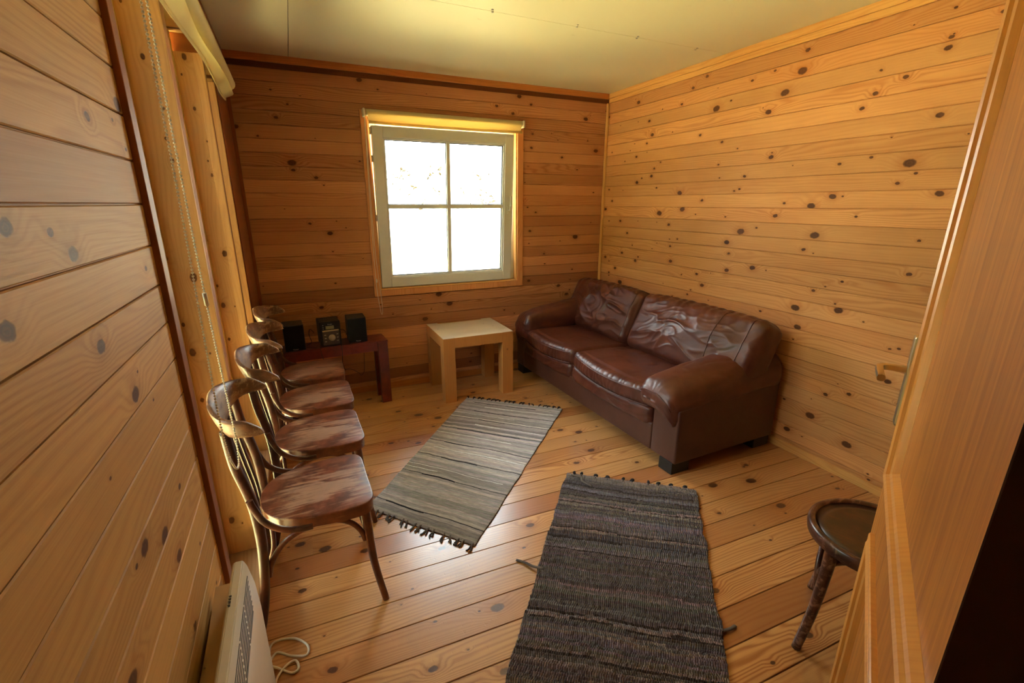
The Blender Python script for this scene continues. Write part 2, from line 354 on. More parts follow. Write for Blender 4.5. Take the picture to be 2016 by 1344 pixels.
def sweep(bm, pts, size, up=(0, 0, 1), seg=10, power=2.0, mi=0, capped=True):
    """superelliptic section swept along pts; size = (a along side, b along up) half sizes, or list of them"""
    n = len(pts); rings = []
    for i, p in enumerate(pts):
        p = Vector(p)
        a = Vector(pts[min(i + 1, n - 1)]) - Vector(pts[max(i - 1, 0)])
        if a.length < 1e-9: a = Vector((0, 0, 1))
        a.normalize(); u = Vector(up[i]) if isinstance(up, list) else Vector(up)
        s = a.cross(u)
        if s.length < 1e-4: s = a.cross(Vector((1, 0.2, 0)))
        s.normalize(); u2 = s.cross(a).normalized()
        A, B = size[i] if isinstance(size, list) else size
        ring = []
        for k in range(seg):
            t = 2 * math.pi * k / seg; c, q = math.cos(t), math.sin(t)
            ring.append(bm.verts.new(p + s * (A * math.copysign(abs(c) ** (2 / power), c)) + u2 * (B * math.copysign(abs(q) ** (2 / power), q))))
        rings.append(ring)
    for r0, r1 in zip(rings, rings[1:]):
        for k in range(seg):
            f = bm.faces.new((r0[k], r0[(k + 1) % seg], r1[(k + 1) % seg], r1[k])); f.material_index = mi; f.smooth = True
    if capped:
        for r in (list(reversed(rings[0])), rings[-1]):
            f = bm.faces.new(r); f.material_index = mi
    return bm
def tube(bm, pts, r, seg=8, n=0, up=(0, 0, 1), mi=0):
    if n: pts = cr(pts, n)
    return sweep(bm, pts, (r, r) if not isinstance(r, list) else [(x, x) for x in r], up, seg, 2.0, mi)
def prism(bm, outline, z0, z1, bev=0.0, mi=0, mid=0):
    """closed outline (x,y) extruded z0..z1 with rounded top edge"""
    n = len(outline); cx_ = sum(p[0] for p in outline) / n; cy_ = sum(p[1] for p in outline) / n
    lv = [(1.0, z0)] + ([(1.0, z1 - bev)] if bev else [])
    prof = [(0, z0)]
    if bev:
        for k in range(4):
            a = math.pi / 2 * k / 3; prof.append((bev * (1 - math.cos(a)), z1 - bev + bev * math.sin(a)))
    else: prof.append((0, z1))
    rings = []
    for ins, z in prof:
        ring = []
        for i, p in enumerate(outline):
            a = Vector(outline[i - 1]); b = Vector(outline[(i + 1) % n]); t = (b - a).to_2d() if hasattr(b - a, 'to_2d') else (b - a)
            nrm = Vector((-(b - a)[1], (b - a)[0])).normalized()
            ring.append(bm.verts.new((p[0] + nrm[0] * ins, p[1] + nrm[1] * ins, z)))
        rings.append(ring)
    for r0, r1 in zip(rings, rings[1:]):
        for k in range(n):
            f = bm.faces.new((r0[k], r0[(k + 1) % n], r1[(k + 1) % n], r1[k])); f.material_index = mi; f.smooth = True
    f = bm.faces.new(rings[-1]); f.material_index = mi
    f = bm.faces.new(list(reversed(rings[0]))); f.material_index = mi
    return bm
def lathe(bm, prof, M4=None, seg=24, mi=0):
    rings = []
    for r, z in prof:
        rings.append([bm.verts.new((M4 or Matrix()) @ Vector((r * math.cos(2 * math.pi * k / seg), r * math.sin(2 * math.pi * k / seg), z))) for k in range(seg)])
    for r0, r1 in zip(rings, rings[1:]):
        for k in range(seg):
            f = bm.faces.new((r0[k], r0[(k + 1) % seg], r1[(k + 1) % seg], r1[k])); f.material_index = mi; f.smooth = True
    bm.faces.new(list(reversed(rings[0]))).material_index = mi; bm.faces.new(rings[-1]).material_index = mi
    return bm

# ------------------------------------------------------------------ room shell
def planks(bm, P, u0, u1, v0, v1, off, pitch, depth=0.007, ch=0.0034, slot=0.0014):
    """board faces with chamfered joints; P(u, v, d) -> point, d is depth into the wall"""
    k = math.floor((v0 - off) / pitch)
    edges = []
    v = off + k * pitch
    prof = []
    while v < v1 + pitch:
        for dv, d in ((-ch, 0), (-slot, 0.0022), (-slot, depth), (slot, depth), (slot, 0.0022), (ch, 0)):
            if v0 <= v + dv <= v1: prof.append((v + dv, d))
        v += pitch
    prof = [(v0, 0)] + prof + [(v1, 0)]
    pr = [(bm.verts.new(P(u0, v, d)), bm.verts.new(P(u1, v, d))) for v, d in prof]
    for a, b in zip(pr, pr[1:]): bm.faces.new((a[0], a[1], b[1], b[0]))
OB = 2.5175 % PITCH; OR = 2.509 % PITCH; OL = 1.599 % PITCH
T = 0.16
# back wall with window opening
WX0, WX1, WZ0, WZ1 = 0.622, 1.905, 0.893, 2.235
bm = bmesh.new(); Pb = lambda u, v, d: (u, D + d, v)
for r in ((XL - .15, WX0, 0, H), (WX1, XR + T, 0, H), (WX0, WX1, 0, WZ0), (WX0, WX1, WZ1, H)):
    planks(bm, Pb, r[0], r[1], r[2], r[3], OB, PITCH)
    box(bm, (r[0], D + 0.008, r[2]), (r[1], D + T, r[3]))
struct('wall_back', bm, M['wall_back'])
bm = bmesh.new(); Pr = lambda u, v, d: (XR + d, u, v)
planks(bm, Pr, -0.2, D + T, 0, H, OR, PITCH); box(bm, (XR + 0.008, -0.2, 0), (XR + T, D + T, H))
struct('wall_right', bm, M['wall_right'])
# left wall: boards up to the glazed bays, posts between bays
BY = [(1.415, 2.065), (2.185, 3.02), (3.13, 3.42)]          # bays
SZ, HZ = 0.11, 2.40                                        # sill and head
bm = bmesh.new(); Pl = lambda u, v, d: (XL - d, u, v)
for y0, y1, z0, z1 in ((-0.2, BY[0][0], 0, H), (BY[-1][1], D + 0.02, 0, H), (BY[0][0], BY[-1][1], HZ, H)):
    planks(bm, Pl, y0, y1, z0, z1, OL, PITCH); box(bm, (XL - T, y0, z0), (XL - 0.008, y1, z1))
box(bm, (XL - T, BY[0][0], 0), (XL - 0.02, BY[-1][1], SZ - 0.03))
struct('wall_left', bm, M['wall_left'])
bm = bmesh.new()
for y0, y1 in ((BY[0][1], BY[1][0]), (BY[1][1], BY[2][0])): box(bm, (XL - T + 0.03, y0 + 0.018, SZ), (XL - 0.004, y1 - 0.01, HZ), 0.003)
struct('trim_1', bm, M['casing2'])
bm = bmesh.new()                                            # lining boards on the camera-facing sides
for y1, zt in ((BY[0][1], 2.40), (BY[1][1], 2.315), (BY[2][1], 2.27)):
    box(bm, (XL - 0.122, y1, SZ), (XL, y1 + 0.018, zt), 0.0015)
    if y1 > 2.5:
        for gx in (XL - 0.036, ): box(bm, (gx, y1 - 0.006, SZ), (XL, y1, zt), 0.002)
struct('trim_2', bm, M['jamb'])
bm = bmesh.new(); box(bm, (XL - 0.13, BY[0][0] - 0.012, SZ), (XL - 0.002, BY[0][0], HZ)); box(bm, (XL - .002, BY[0][0] - 0.045, 0.0), (XL + 0.014, BY[0][0], HZ + 0.02), 0.002)
struct('trim_3', bm, M['casing'])
bm = bmesh.new(); box(bm, (XL - 0.13, BY[0][0], SZ - 0.035), (XL + 0.016, BY[-1][1], SZ), 0.004); box(bm, (XL - 0.022, BY[0][0], 0), (XL + 0.006, BY[-1][1], SZ - 0.035))
struct('trim_4', bm, M['sill'])
for i, (y0, y1) in enumerate(BY):
    bm = bmesh.new(); xa, xb = XL - 0.155, XL - 0.118
    for a, b in (((xa, y0, SZ), (xb, y0 + 0.05, HZ)), ((xa, y1 - 0.05, SZ), (xb, y1, HZ)), ((xa, y0 + .05, SZ), (xb, y1 - .05, SZ + 0.07)), ((xa, y0 + .05, HZ - 0.06), (xb, y1 - .05, HZ))): box(bm, a, b, 0.003)
    w = struct('window_%d' % (i + 2), bm, M['frame'])
    bm = bmesh.new(); box(bm, (XL - 0.14, y0 + 0.05, SZ + 0.07), (XL - 0.136, y1 - 0.05, HZ - 0.06)); obj('pane', bm, M['glass'], w)
# floor
bm = bmesh.new(); a = math.radians(-2.0); off = 1.341 % 0.1409
def Pf(u, v, d): return (u * math.cos(a) - v * math.sin(a), u * math.sin(a) + v * math.cos(a), -d)
planks(bm, Pf, -0.6, XR + 0.12, -1.6, D + 0.25, off, 0.1409, depth=0.012, ch=0.003, slot=0.002)
box(bm, (-0.7, -1.7, -0.1), (XR + 0.2, D + 0.2, -0.014))
fl = struct('floor', bm, M['floor'])
# ceiling boards with joints
bm = bmesh.new(); g = 0.0016
for x0, x1, y0, y1 in ((-0.7, 0.117 - g, 2.66 + g, D + T), (0.117 + g, XR + T, 2.66 + g, D + T), (-0.7, XR + T, -1.7, 2.66 - g)):
    box(bm, (x0, y0, H), (x1, y1, H + 0.012))
box(bm, (-0.7, -1.7, H + 0.014), (XR + T, D + T, H + 0.2), mi=1)
struct('ceiling', bm, [M['ceiling'], M['shadow_wood']])
bm = bmesh.new()
for x, y in ((1.108, 2.65), (1.638, 2.648), (2.081, 2.655), (2.583, 2.67)):
    for s in (-1, 1):
        lathe(bm, [(0.002, -0.004), (0.006, -0.003), (0.007, 0.001)], Matrix.Translation((x + s * 0.006, y + s * 0.014, H - 0.001)), 10)
struct('trim_5', bm, M['pale'])
# crown boards and baseboards
bm = bmesh.new(); box(bm, (XL, D - 0.024, H - 0.046), (XR, D, H), 0.003)
struct('trim_6', bm, M['crownx'])
bm = bmesh.new(); box(bm, (XL, D - 0.005, H - 0.082), (XR, D + .001, H - 0.047), 0.001)
struct('trim_13', bm, M['darkstrip'])  # darker brown strip directly under the crown board
bm = bmesh.new(); box(bm, (XR - 0.018, -0.1, H - 0.043), (XR, D - 0.024, H), 0.003); box(bm, (XR - 0.012, -0.1, H - 0.08), (XR, D - 0.024, H - 0.043), 0.003)
struct('trim_7', bm, M['crowny'])
bm = bmesh.new(); box(bm, (XL, -0.1, H - 0.05), (XL + 0.022, D - 0.024, H), 0.003)
struct('trim_8', bm, M['casing'])
bm = bmesh.new(); box(bm, (XR - 0.028, D - 0.022, 0), (XR - 0.004, D - 0.002, H - 0.08), 0.006, 3)
struct('trim_9', bm, M['lath'])
bm = bmesh.new(); box(bm, (XL, D - 0.025, 0), (XL + 0.028, D - 0.004, H - 0.08), 0.003)
struct('trim_10', bm, M['casing'])
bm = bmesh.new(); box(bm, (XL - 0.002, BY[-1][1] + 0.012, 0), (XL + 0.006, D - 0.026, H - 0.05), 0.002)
struct('shade_board', bm, M['casing'])  # dark board added over the far planks as their shade
bm = bmesh.new(); box(bm, (XR - 0.016, 0.2, 0), (XR, D - 0.02, 0.055), 0.003)
struct('baseboard_right', bm, M['crowny'])
bm = bmesh.new(); box(bm, (XL, D - 0.018, 0), (XR - 0.02, D, 0.055), 0.003)
struct('baseboard_back', bm, M['crownx'])
# doorway wall behind the camera and hall
DX = 0.66
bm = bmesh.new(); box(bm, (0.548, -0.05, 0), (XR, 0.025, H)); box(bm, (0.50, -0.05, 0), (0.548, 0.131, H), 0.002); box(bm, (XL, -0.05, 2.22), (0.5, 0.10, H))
struct('wall_front', bm, M['shadow_wood'])
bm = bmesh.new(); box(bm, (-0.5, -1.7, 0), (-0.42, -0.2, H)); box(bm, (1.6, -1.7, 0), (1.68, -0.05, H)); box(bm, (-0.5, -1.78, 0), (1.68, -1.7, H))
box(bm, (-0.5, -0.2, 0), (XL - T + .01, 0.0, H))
struct('wall_hall', bm, M['shadow_wood'])

# ------------------------------------------------------------------ back window
bm = bmesh.new(); yf = D - 0.014
box(bm, (0.568, yf, 0.842), (0.622, D + 0.004, 2.29), 0.003); box(bm, (1.905, yf, 0.842), (1.962, D + 0.004, 2.29), 0.003)
box(bm, (0.622, yf, 0.842), (1.905, D + 0.004, 0.893), 0.003); box(bm, (0.622, yf, 2.235), (1.905, D + 0.004, 2.29), 0.003)
struct('trim_11', bm, M['trimv'])
w1 = bpy.data.objects.new('window_1', None); S.collection.objects.link(w1); w1.location = (1.26, D, 0.9); tag(w1, kind='structure')
L = Vector((1.26, D, 0.9))
def wl(p): return tuple(Vector(p) - L)
bm = bmesh.new()
for a_, b_ in (((WX0, D + 0.0, WZ0), (WX0 + 0.012, D + 0.15, WZ1)), ((WX1 - 0.012, D, WZ0), (WX1, D + 0.15, WZ1)), ((WX0, D, WZ1 - 0.012), (WX1, D + 0.15, WZ1)), ((WX0, D - 0.004, WZ0), (WX1, D + 0.15, WZ0 + 0.014))): box(bm, wl(a_), wl(b_), 0.001)
obj('reveal', bm, M['lath'], w1)
bm = bmesh.new()
x0, x1, z0, z1 = WX0 + 0.012, WX1 - 0.012, WZ0 + 0.014, WZ1 - 0.012
for a_, b_ in (((x0, D + 0.045, z0), (x0 + 0.05, D + 0.11, z1)), ((x1 - 0.05, D + 0.045, z0), (x1, D + 0.11, z1)), ((x0 + .05, D + 0.045, z0), (x1 - .05, D + 0.11, z0 + 0.045)), ((x0 + .05, D + 0.045, z1 - 0.045), (x1 - .05, D + 0.11, z1))): box(bm, wl(a_), wl(b_), 0.004)
obj('window_frame', bm, M['white'], w1)
# sash pivoted at its lower edge and leaning into the room
sash = bpy.data.objects.new('sash', None); S.collection.objects.link(sash); sash.parent = w1
sw, sh = 1.20, 1.262; sash.location = wl((1.238, D + 0.02, 0.915)); sash.rotation_euler = (math.radians(3.6), 0, 0)
fw = 0.082
bm = bmesh.new(); hw = sw / 2
for a_, b_ in (((-hw, -0.025, 0), (-hw + fw, 0.035, sh)), ((hw - fw, -0.025, 0), (hw, 0.035, sh)), ((-hw + fw, -0.025, 0), (hw - fw, 0.035, fw)), ((-hw + fw, -0.025, sh - fw), (hw - fw, 0.035, sh))): box(bm, a_, b_, 0.005)
for a_, b_ in (((-hw + fw, -0.012, fw), (-hw + fw + 0.012, 0.03, sh - fw)), ((hw - fw - 0.012, -0.012, fw), (hw - fw, 0.03, sh - fw)), ((-hw + fw, -0.012, fw), (hw - fw, 0.03, fw + 0.012)), ((-hw + fw, -0.012, sh - fw - 0.012), (hw - fw, 0.03, sh - fw))): box(bm, a_, b_, 0.003)
obj('sash_frame', bm, M['white'], sash)
bm = bmesh.new(); gi = fw + 0.012
for a_, b_ in (((-hw + gi, 0.004, gi), (-hw + gi + 0.006, 0.02, sh - gi)), ((hw - gi - 0.006, 0.004, gi), (hw - gi, 0.02, sh - gi)), ((-hw + gi, 0.004, gi), (hw - gi, 0.02, gi + 0.006)), ((-hw + gi, 0.004, sh - gi - 0.006), (hw - gi, 0.02, sh - gi))): box(bm, a_, b_)
box(bm, (-0.012, 0.006, gi), (0.028, 0.0125, sh - gi)); box(bm, (-hw + gi, 0.006, 0.646), (hw - gi, 0.0125, 0.684))
obj('gasket', bm, M['gasket'], sash)
bm = bmesh.new(); box(bm, (-0.008, -0.014, gi), (0.024, 0.012, sh - gi), 0.005); box(bm, (-hw + gi, -0.014, 0.650), (hw - gi, 0.012, 0.680), 0.005)
obj('glazing_bar', bm, M['white'], sash)
bm = bmesh.new(); box(bm, (-hw + gi, 0.013, gi), (hw - gi, 0.017, sh - gi)); obj('pane', bm, M['glass'], sash)
bm = bmesh.new()
box(bm, (hw - 0.052, -0.034, 0.60), (hw - 0.026, -0.025, 0.665), 0.005); tube(bm, [(hw - 0.039, -0.03, 0.635), (hw - 0.039, -0.062, 0.635)], 0.009, 12)
tube(bm, [(hw - 0.039, -0.058, 0.63), (hw - 0.037, -0.066, 0.67), (hw - 0.037, -0.066, 0.755)], [0.0095] * 3 if False else 0.009, 12)
h = shade(obj('handle', bm, M['white'], sash)); h['label'] = 'white window handle pointing up'
for z in (0.06, 0.55, 1.0, 1.2):
    bm = bmesh.new(); box(bm, (-hw - 0.012, -0.006, z), (-hw, 0.02, z + 0.05), 0.003); obj('hinge', bm, M['steel'], sash)

# ------------------------------------------------------------------ blinds
def blind_back():
    t = thing('roller_blind', 'rolled up cream roller blind above the small square back window', 'blind', (1.265, D - 0.052, 2.264))
    bm = bmesh.new(); sweep(bm, [(-0.655 + 1.31 * k / 8, 0, 0) for k in range(9)], (0.026, 0.026), seg=24); shade(obj('roll', bm, M['blindroll'], t))
    bm = bmesh.new(); n = 40
    prof = [(0.0275, 0.004), (0.0285, -0.008), (0.027, -0.02), (0.018, -0.045), (0.004, -0.058)]
    rows = []
    for i in range(n + 1):
        x = -0.645 + 1.29 * i / n
        rows.append([bm.verts.new((x, -(py - 0.0) * (1) * (1 if j < 2 else 1) + 0.0, pz - 0.006 * math.sin(i / n * 3.1))) for j, (py, pz) in enumerate(prof)])
    for r0, r1 in zip(rows, rows[1:]):
        for k in range(len(prof) - 1): bm.faces.new((r0[k], r1[k], r1[k + 1], r0[k + 1])).smooth = True
    obj('cloth', bm, M['blind'], t)
    bm = bmesh.new(); sweep(bm, [(-0.64 + 1.3 * k / 12, -0.006 + 0.003 * math.sin(k * .8), -0.066 - 0.006 * math.sin(k / 12 * 3.1)) for k in range(13)], (0.004, 0.010), seg=8, power=4)
    obj('bottom_bar', bm, M['blind'], t)
    for s in (-1, 1):
        bm = bmesh.new(); box(bm, (s * 0.672 - 0.009, -0.03, -0.03), (s * 0.672 + 0.009, 0.042, 0.028), 0.008, 3); obj('bracket', bm, M['cord_white'], t)
    c = thing('blind_cord', 'white looped pull cord hanging left of the back window', 'cord', (0.596, D - 0.06, 0.70))
    bm = bmesh.new()
    tube(bm, [(0.0, 0.0, 1.56), (-0.012, 0.0, 0.9), (-0.016, 0.002, 0.3), (-0.002, 0.0, 0.06), (0.008, 0, 0.0), (0.018, 0.0, 0.03), (0.014, 0.0, 0.2), (-0.004, 0.0, 0.62), (0.002, 0.0, 1.56)], 0.0021, 6, 10, up=(0, 1, 0))
    obj('loop', bm, M['cord_white'], c)
    bm = bmesh.new(); box(bm, (-0.016, -0.004, 0.27), (-0.004, 0.006, 0.30), 0.003); obj('connector', bm, M['cord_white'], c)
blind_back()
def blind_left():
    bx = -0.245; y0, y1 = 1.49, 3.53; zc = 2.292
    t = thing('roller_blind', 'long cream roller blind with curled hem over the tall left windows', 'blind', (bx, 2.4, zc))
    bm = bmesh.new(); lathe(bm, [(0, y0 - 2.4), (0.036, y0 - 2.4), (0.036, y1 - 2.4), (0.031, y1 - 2.4 + .004), (0, y1 - 2.4 + 0.006)], Matrix.Rotation(-math.pi / 2, 4, 'X'), 28)
    shade(obj('roll', bm, M['blindroll'], t))
    bm = bmesh.new(); n = 60; rows = []
    for i in range(n + 1):
        s = i / n; y = y0 + 0.01 + (y1 + 0.05 - y0 - 0.02) * s
        dr = 0.088 + 0.02 * math.sin(s * math.pi) - 0.03 * s ** 2          # drop of the flap
        row = []
        for k in range(11):
            q = k / 10
            x = -0.036 * (1 - q) + 0.050 * math.sin(q * math.pi) * (1.2 - 0.5 * s) - 0.02 * q + 0.012 * math.sin(q * 5 + s * 6)
            row.append(bm.verts.new((x, y - 2.4, -0.012 - dr * q + 0.008 * math.sin(s * 9 + q * 3))))
        rows.append(row)
    for r0, r1 in zip(rows, rows[1:]):
        for k in range(10): bm.faces.new((r0[k], r1[k], r1[k + 1], r0[k + 1])).smooth = True
    obj('cloth', bm, M['blind'], t)
    bm = bmesh.new(); pts = []
    for i in range(31):
        s = i / 30; dr = 0.088 + 0.02 * math.sin(s * math.pi) - 0.03 * s ** 2
        pts.append((-0.02 + 0.012 * math.sin(5 + s * 6), y0 + 0.01 + (y1 + 0.05 - y0 - 0.02) * s - 2.4, -0.012 - dr + 0.008 * math.sin(s * 9 + 3) - 0.004))
    sweep(bm, pts, (0.003, 0.011), seg=8, power=3); obj('bottom_bar', bm, M['blind'], t)
    bm = bmesh.new(); box(bm, (-0.06, y0 - 2.4 - 0.018, -0.03), (0.03, y0 - 2.4 - 0.004, 0.035), 0.006); obj('bracket', bm, M['cord_white'], t)
    bm = bmesh.new(); box(bm, (-0.06, y1 - 2.4 + 0.0065, -0.01), (0.005, y1 - 2.4 + 0.016, 0.03), 0.004)
    obj('bracket', bm, M['cord_white'], t)
    # beaded chain
    c = thing('beaded_chain', 'long looped bead chain of the left blind, hanging in front of the nearest chair back', 'chain', (bx, 1.44, 0.82))
    path = cr([(0.006, -0.045, 1.53), (0.004, -0.032, 0.9), (0.0, -0.040, 0.45), (0.0, -0.052, 0.22), (0.002, -0.03, 0.09), (0.004, 0.03, 0.012), (0.004, 0.085, 0.0), (0.004, 0.115, 0.05), (0.004, 0.108, 0.16), (0.004, 0.060, 0.50), (0.006, 0.030, 0.9), (0.006, 0.022, 1.53)], 40)
    bm = bmesh.new(); acc = 0.0; last = path[0]
    for p, q in zip(path, path[1:]):
        seg = (q - p).length; pos = 0.0
        while acc + (seg - pos) >= 0.0085:
            pos += 0.0085 - acc; acc = 0.0
            b = bmesh.new(); bmesh.ops.create_icosphere(b, subdivisions=1, radius=0.0035); merge(bm, b, 0, Matrix.Translation(p.lerp(q, pos / seg)))
        acc += seg - pos
    for f in bm.faces: f.smooth = True
    sweep(bm, path[::6], (0.0008, 0.0008), seg=4)
    obj('beads', bm, M['bead'], c)
    bm = bmesh.new(); tube(bm, [(0.004, 0.059, 0.51), (0.004, 0.055, 0.545)], 0.0055, 10); obj('connector', bm, M['cord_white'], c)
blind_left()

# ------------------------------------------------------------------ bentwood chairs
def seat_outline():
    half = [(0.205, 0.0), (0.206, 0.11), (0.202, 0.165), (0.182, 0.196), (0.145, 0.208), (0.09, 0.209), (0.0, 0.200), (-0.08, 0.181), (-0.145, 0.145), (-0.185, 0.085), (-0.199, 0.0)]
    pts = half + [(x, -y) for x, y in reversed(half[1:-1])]
    return [(p.x, p.y) for p in cr([(x, y, 0) for x, y in pts], 5, True)]
def inset(pts, d):
    n = len(pts); out = []
    for i, p in enumerate(pts):
        a = Vector(pts[i - 1]); b = Vector(pts[(i + 1) % n]); t = b - a; nr = Vector((-t[1], t[0])).normalized()
        out.append((p[0] + nr[0] * d, p[1] + nr[1] * d))
    return out
def rail_bm():
    bm = bmesh.new()
    base = [(-0.135, -0.222), (-0.190, -0.216), (-0.238, -0.186), (-0.268, -0.105), (-0.274, 0.0), (-0.268, 0.105), (-0.238, 0.186), (-0.190, 0.216), (-0.135, 0.222)]
    P = cr([(x, y, 0) for x, y in base], 8); n = len(P); rows = []
    L_ = [0]
    for a_, b_ in zip(P, P[1:]): L_.append(L_[-1] + (b_ - a_).length)
    for i, p in enumerate(P):
        s = L_[i] / L_[-1] * 2 - 1; q = abs(s)
        e = max(0.0, (q - 0.86) / 0.14)
        zt = 0.942 + 0.012 * math.cos(s * 3.1) - 0.016 * q - 0.034 * e ** 1.5
        zb = 0.850 - 0.006 * math.cos(s * 3.1) + 0.006 * e ** 2
        t_ = P[min(i + 1, n - 1)] - P[max(i - 1, 0)]; nr = Vector((t_.y, -t_.x, 0)).normalized()    # outward (away from sitter)
        th = 0.012 * (1 - 0.3 * e)
        row = []
        for w in range(12):
            a_ = 2 * math.pi * w / 12; c_, s_ = math.cos(a_), math.sin(a_)
            cz = math.copysign(abs(s_) ** 0.7, s_); cn = math.copysign(abs(c_) ** 0.6, c_)
            z = (zt + zb) / 2 + (zt - zb) / 2 * cz
            lean = -(z - 0.88) * 0.34                                       # flares outwards towards the top
            row.append(bm.verts.new((p.x + nr.x * (th * cn) + lean, p.y + nr.y * (th * cn), z)))
        rows.append(row)
    for r0, r1 in zip(rows, rows[1:]):
        for k in range(12): bm.faces.new((r0[k], r1[k], r1[(k + 1) % 12], r0[(k + 1) % 12])).smooth = True
    bm.faces.new(rows[0]); bm.faces.new(list(reversed(rows[-1])))
    bmesh.ops.recalc_face_normals(bm, faces=bm.faces[:])
    return bm
def make_chair(label, loc, rot):
    t = thing('bentwood_chair', label, 'chair', loc, rot, None)
    o = seat_outline()
    bm = bmesh.new(); prism(bm, o, 0.432, 0.474, 0.0); shade(obj('seat_rim', bm, M['rim'], t))
    bm = bmesh.new(); prism(bm, inset(o, -0.003), 0.474, 0.482, 0.005); shade(obj('seat', bm, M['seat'], t))
    for s in (-1, 1):
        bm = bmesh.new(); P = cr([(0.165, s * 0.165, 0.452), (0.172, s * 0.172, 0.36), (0.183, s * 0.183, 0.18), (0.212, s * 0.205, 0.0)], 6); n = len(P)
        sweep(bm, P, [(0.021 - 0.0075 * i / n, 0.019 - 0.006 * i / n) for i in range(n)], up=(1, 0, 0), seg=12, power=2.6); obj('leg', bm, M['legw'], t)
        bm = bmesh.new(); P = cr([(-0.262, s * 0.205, 0.0), (-0.228, s * 0.192, 0.14), (-0.205, s * 0.182, 0.32), (-0.200, s * 0.176, 0.46), (-0.210, s * 0.176, 0.6), (-0.238, s * 0.177, 0.74), (-0.250, s * 0.172, 0.872)], 6); n = len(P)
        sweep(bm, P, [(0.0145 + 0.005 * math.sin(math.pi * i / n), 0.0145 + 0.004 * math.sin(math.pi * i / n)) for i in range(n)], up=(1, 0, 0), seg=12, power=2.8); obj('leg', bm, M['bent'], t)
        # bracket between post and seat
        bm = bmesh.new(); P = cr([(-0.212, s * 0.205, 0.61), (-0.203, s * 0.205, 0.575), (-0.178, s * 0.208, 0.515), (-0.13, s * 0.212, 0.472), (-0.07, s * 0.214, 0.452), (-0.025, s * 0.213, 0.449)], 6)
        sweep(bm, P, (0.008, 0.012), up=(0, 1, 0) if False else (0, 0, 1), seg=10, power=2.6); obj('bracket', bm, M['bent'], t)
        bm = bmesh.new(); P = cr([(-0.196, s * 0.180, 0.26), (-0.175, s * 0.176, 0.325), (-0.12, s * 0.172, 0.39), (-0.03, s * 0.172, 0.424), (0.05, s * 0.172, 0.422), (0.11, s * 0.172, 0.39), (0.145, s * 0.174, 0.34), (0.158, s * 0.176, 0.295)], 6)
        sweep(bm, P, (0.0085, 0.0105), up=(0, 0, 1), seg=10, power=2.6); obj('arch_brace', bm, M['legw'], t)
    for x0_, nm in ((0.163, 0), (-0.17, 1)):
        bm = bmesh.new(); w = 0.155; P = cr([(x0_ + (0.012 if nm == 0 else -0.03), -w, 0.27), (x0_, -w * 0.84, 0.34), (x0_, -w * 0.5, 0.405), (x0_, 0, 0.425), (x0_, w * 0.5, 0.405), (x0_, w * 0.84, 0.34), (x0_ + (0.012 if nm == 0 else -0.03), w, 0.27)], 6)
        sweep(bm, P, (0.0085, 0.0105), seg=10, power=2.6); obj('arch_brace', bm, M['legw'], t)
    for y in (-0.098, -0.036, 0.036, 0.098):
        bm = bmesh.new(); k = 1 - (y / 0.2) ** 2
        xb = -0.213 + 0.02 * (1 - k) ; xt = -0.248 - 0.018 * k
        P = cr([(xb, y * 0.85, 0.438), (xb - 0.005, y * 0.87, 0.52), (xb * 0.45 + xt * 0.55, y * 0.95, 0.68), (xt, y, 0.868)], 5)
        sweep(bm, P, (0.0135, 0.0055), up=(1, 0, 0), seg=10, power=3); obj('slat', bm, M['bent'], t)
    shade(obj('back_rail', rail_bm(), M['rail'], t), 60)
    return t
def dup(root, loc, rotz, label):
    r = root.copy(); S.collection.objects.link(r); r.location = loc; r.rotation_euler = (0, 0, rotz); r['label'] = label
    for ch in list(root.children):
        c = ch.copy(); S.collection.objects.link(c); c.parent = r
        for g_ in ch.children:
            d = g_.copy(); S.collection.objects.link(d); d.parent = c
    return r
GR = 'bentwood chairs in a row along the left windows'
ch1 = make_chair('worn brown bentwood chair nearest the camera in the row by the left wall', (-0.042, 1.848, 0), math.radians(1))
ch1['group'] = GR
for (x, y, r_, lb) in ((-0.004, 2.374, 1, 'worn brown bentwood chair second from the camera in the row'),
                       (0.006, 2.870, 0, 'worn brown bentwood chair third from the camera in the row'),
                       (0.008, 3.372, -1, 'worn bentwood chair farthest down the row, in front of the red bench')):
    dup(ch1, (x, y, 0), math.radians(r_), lb)

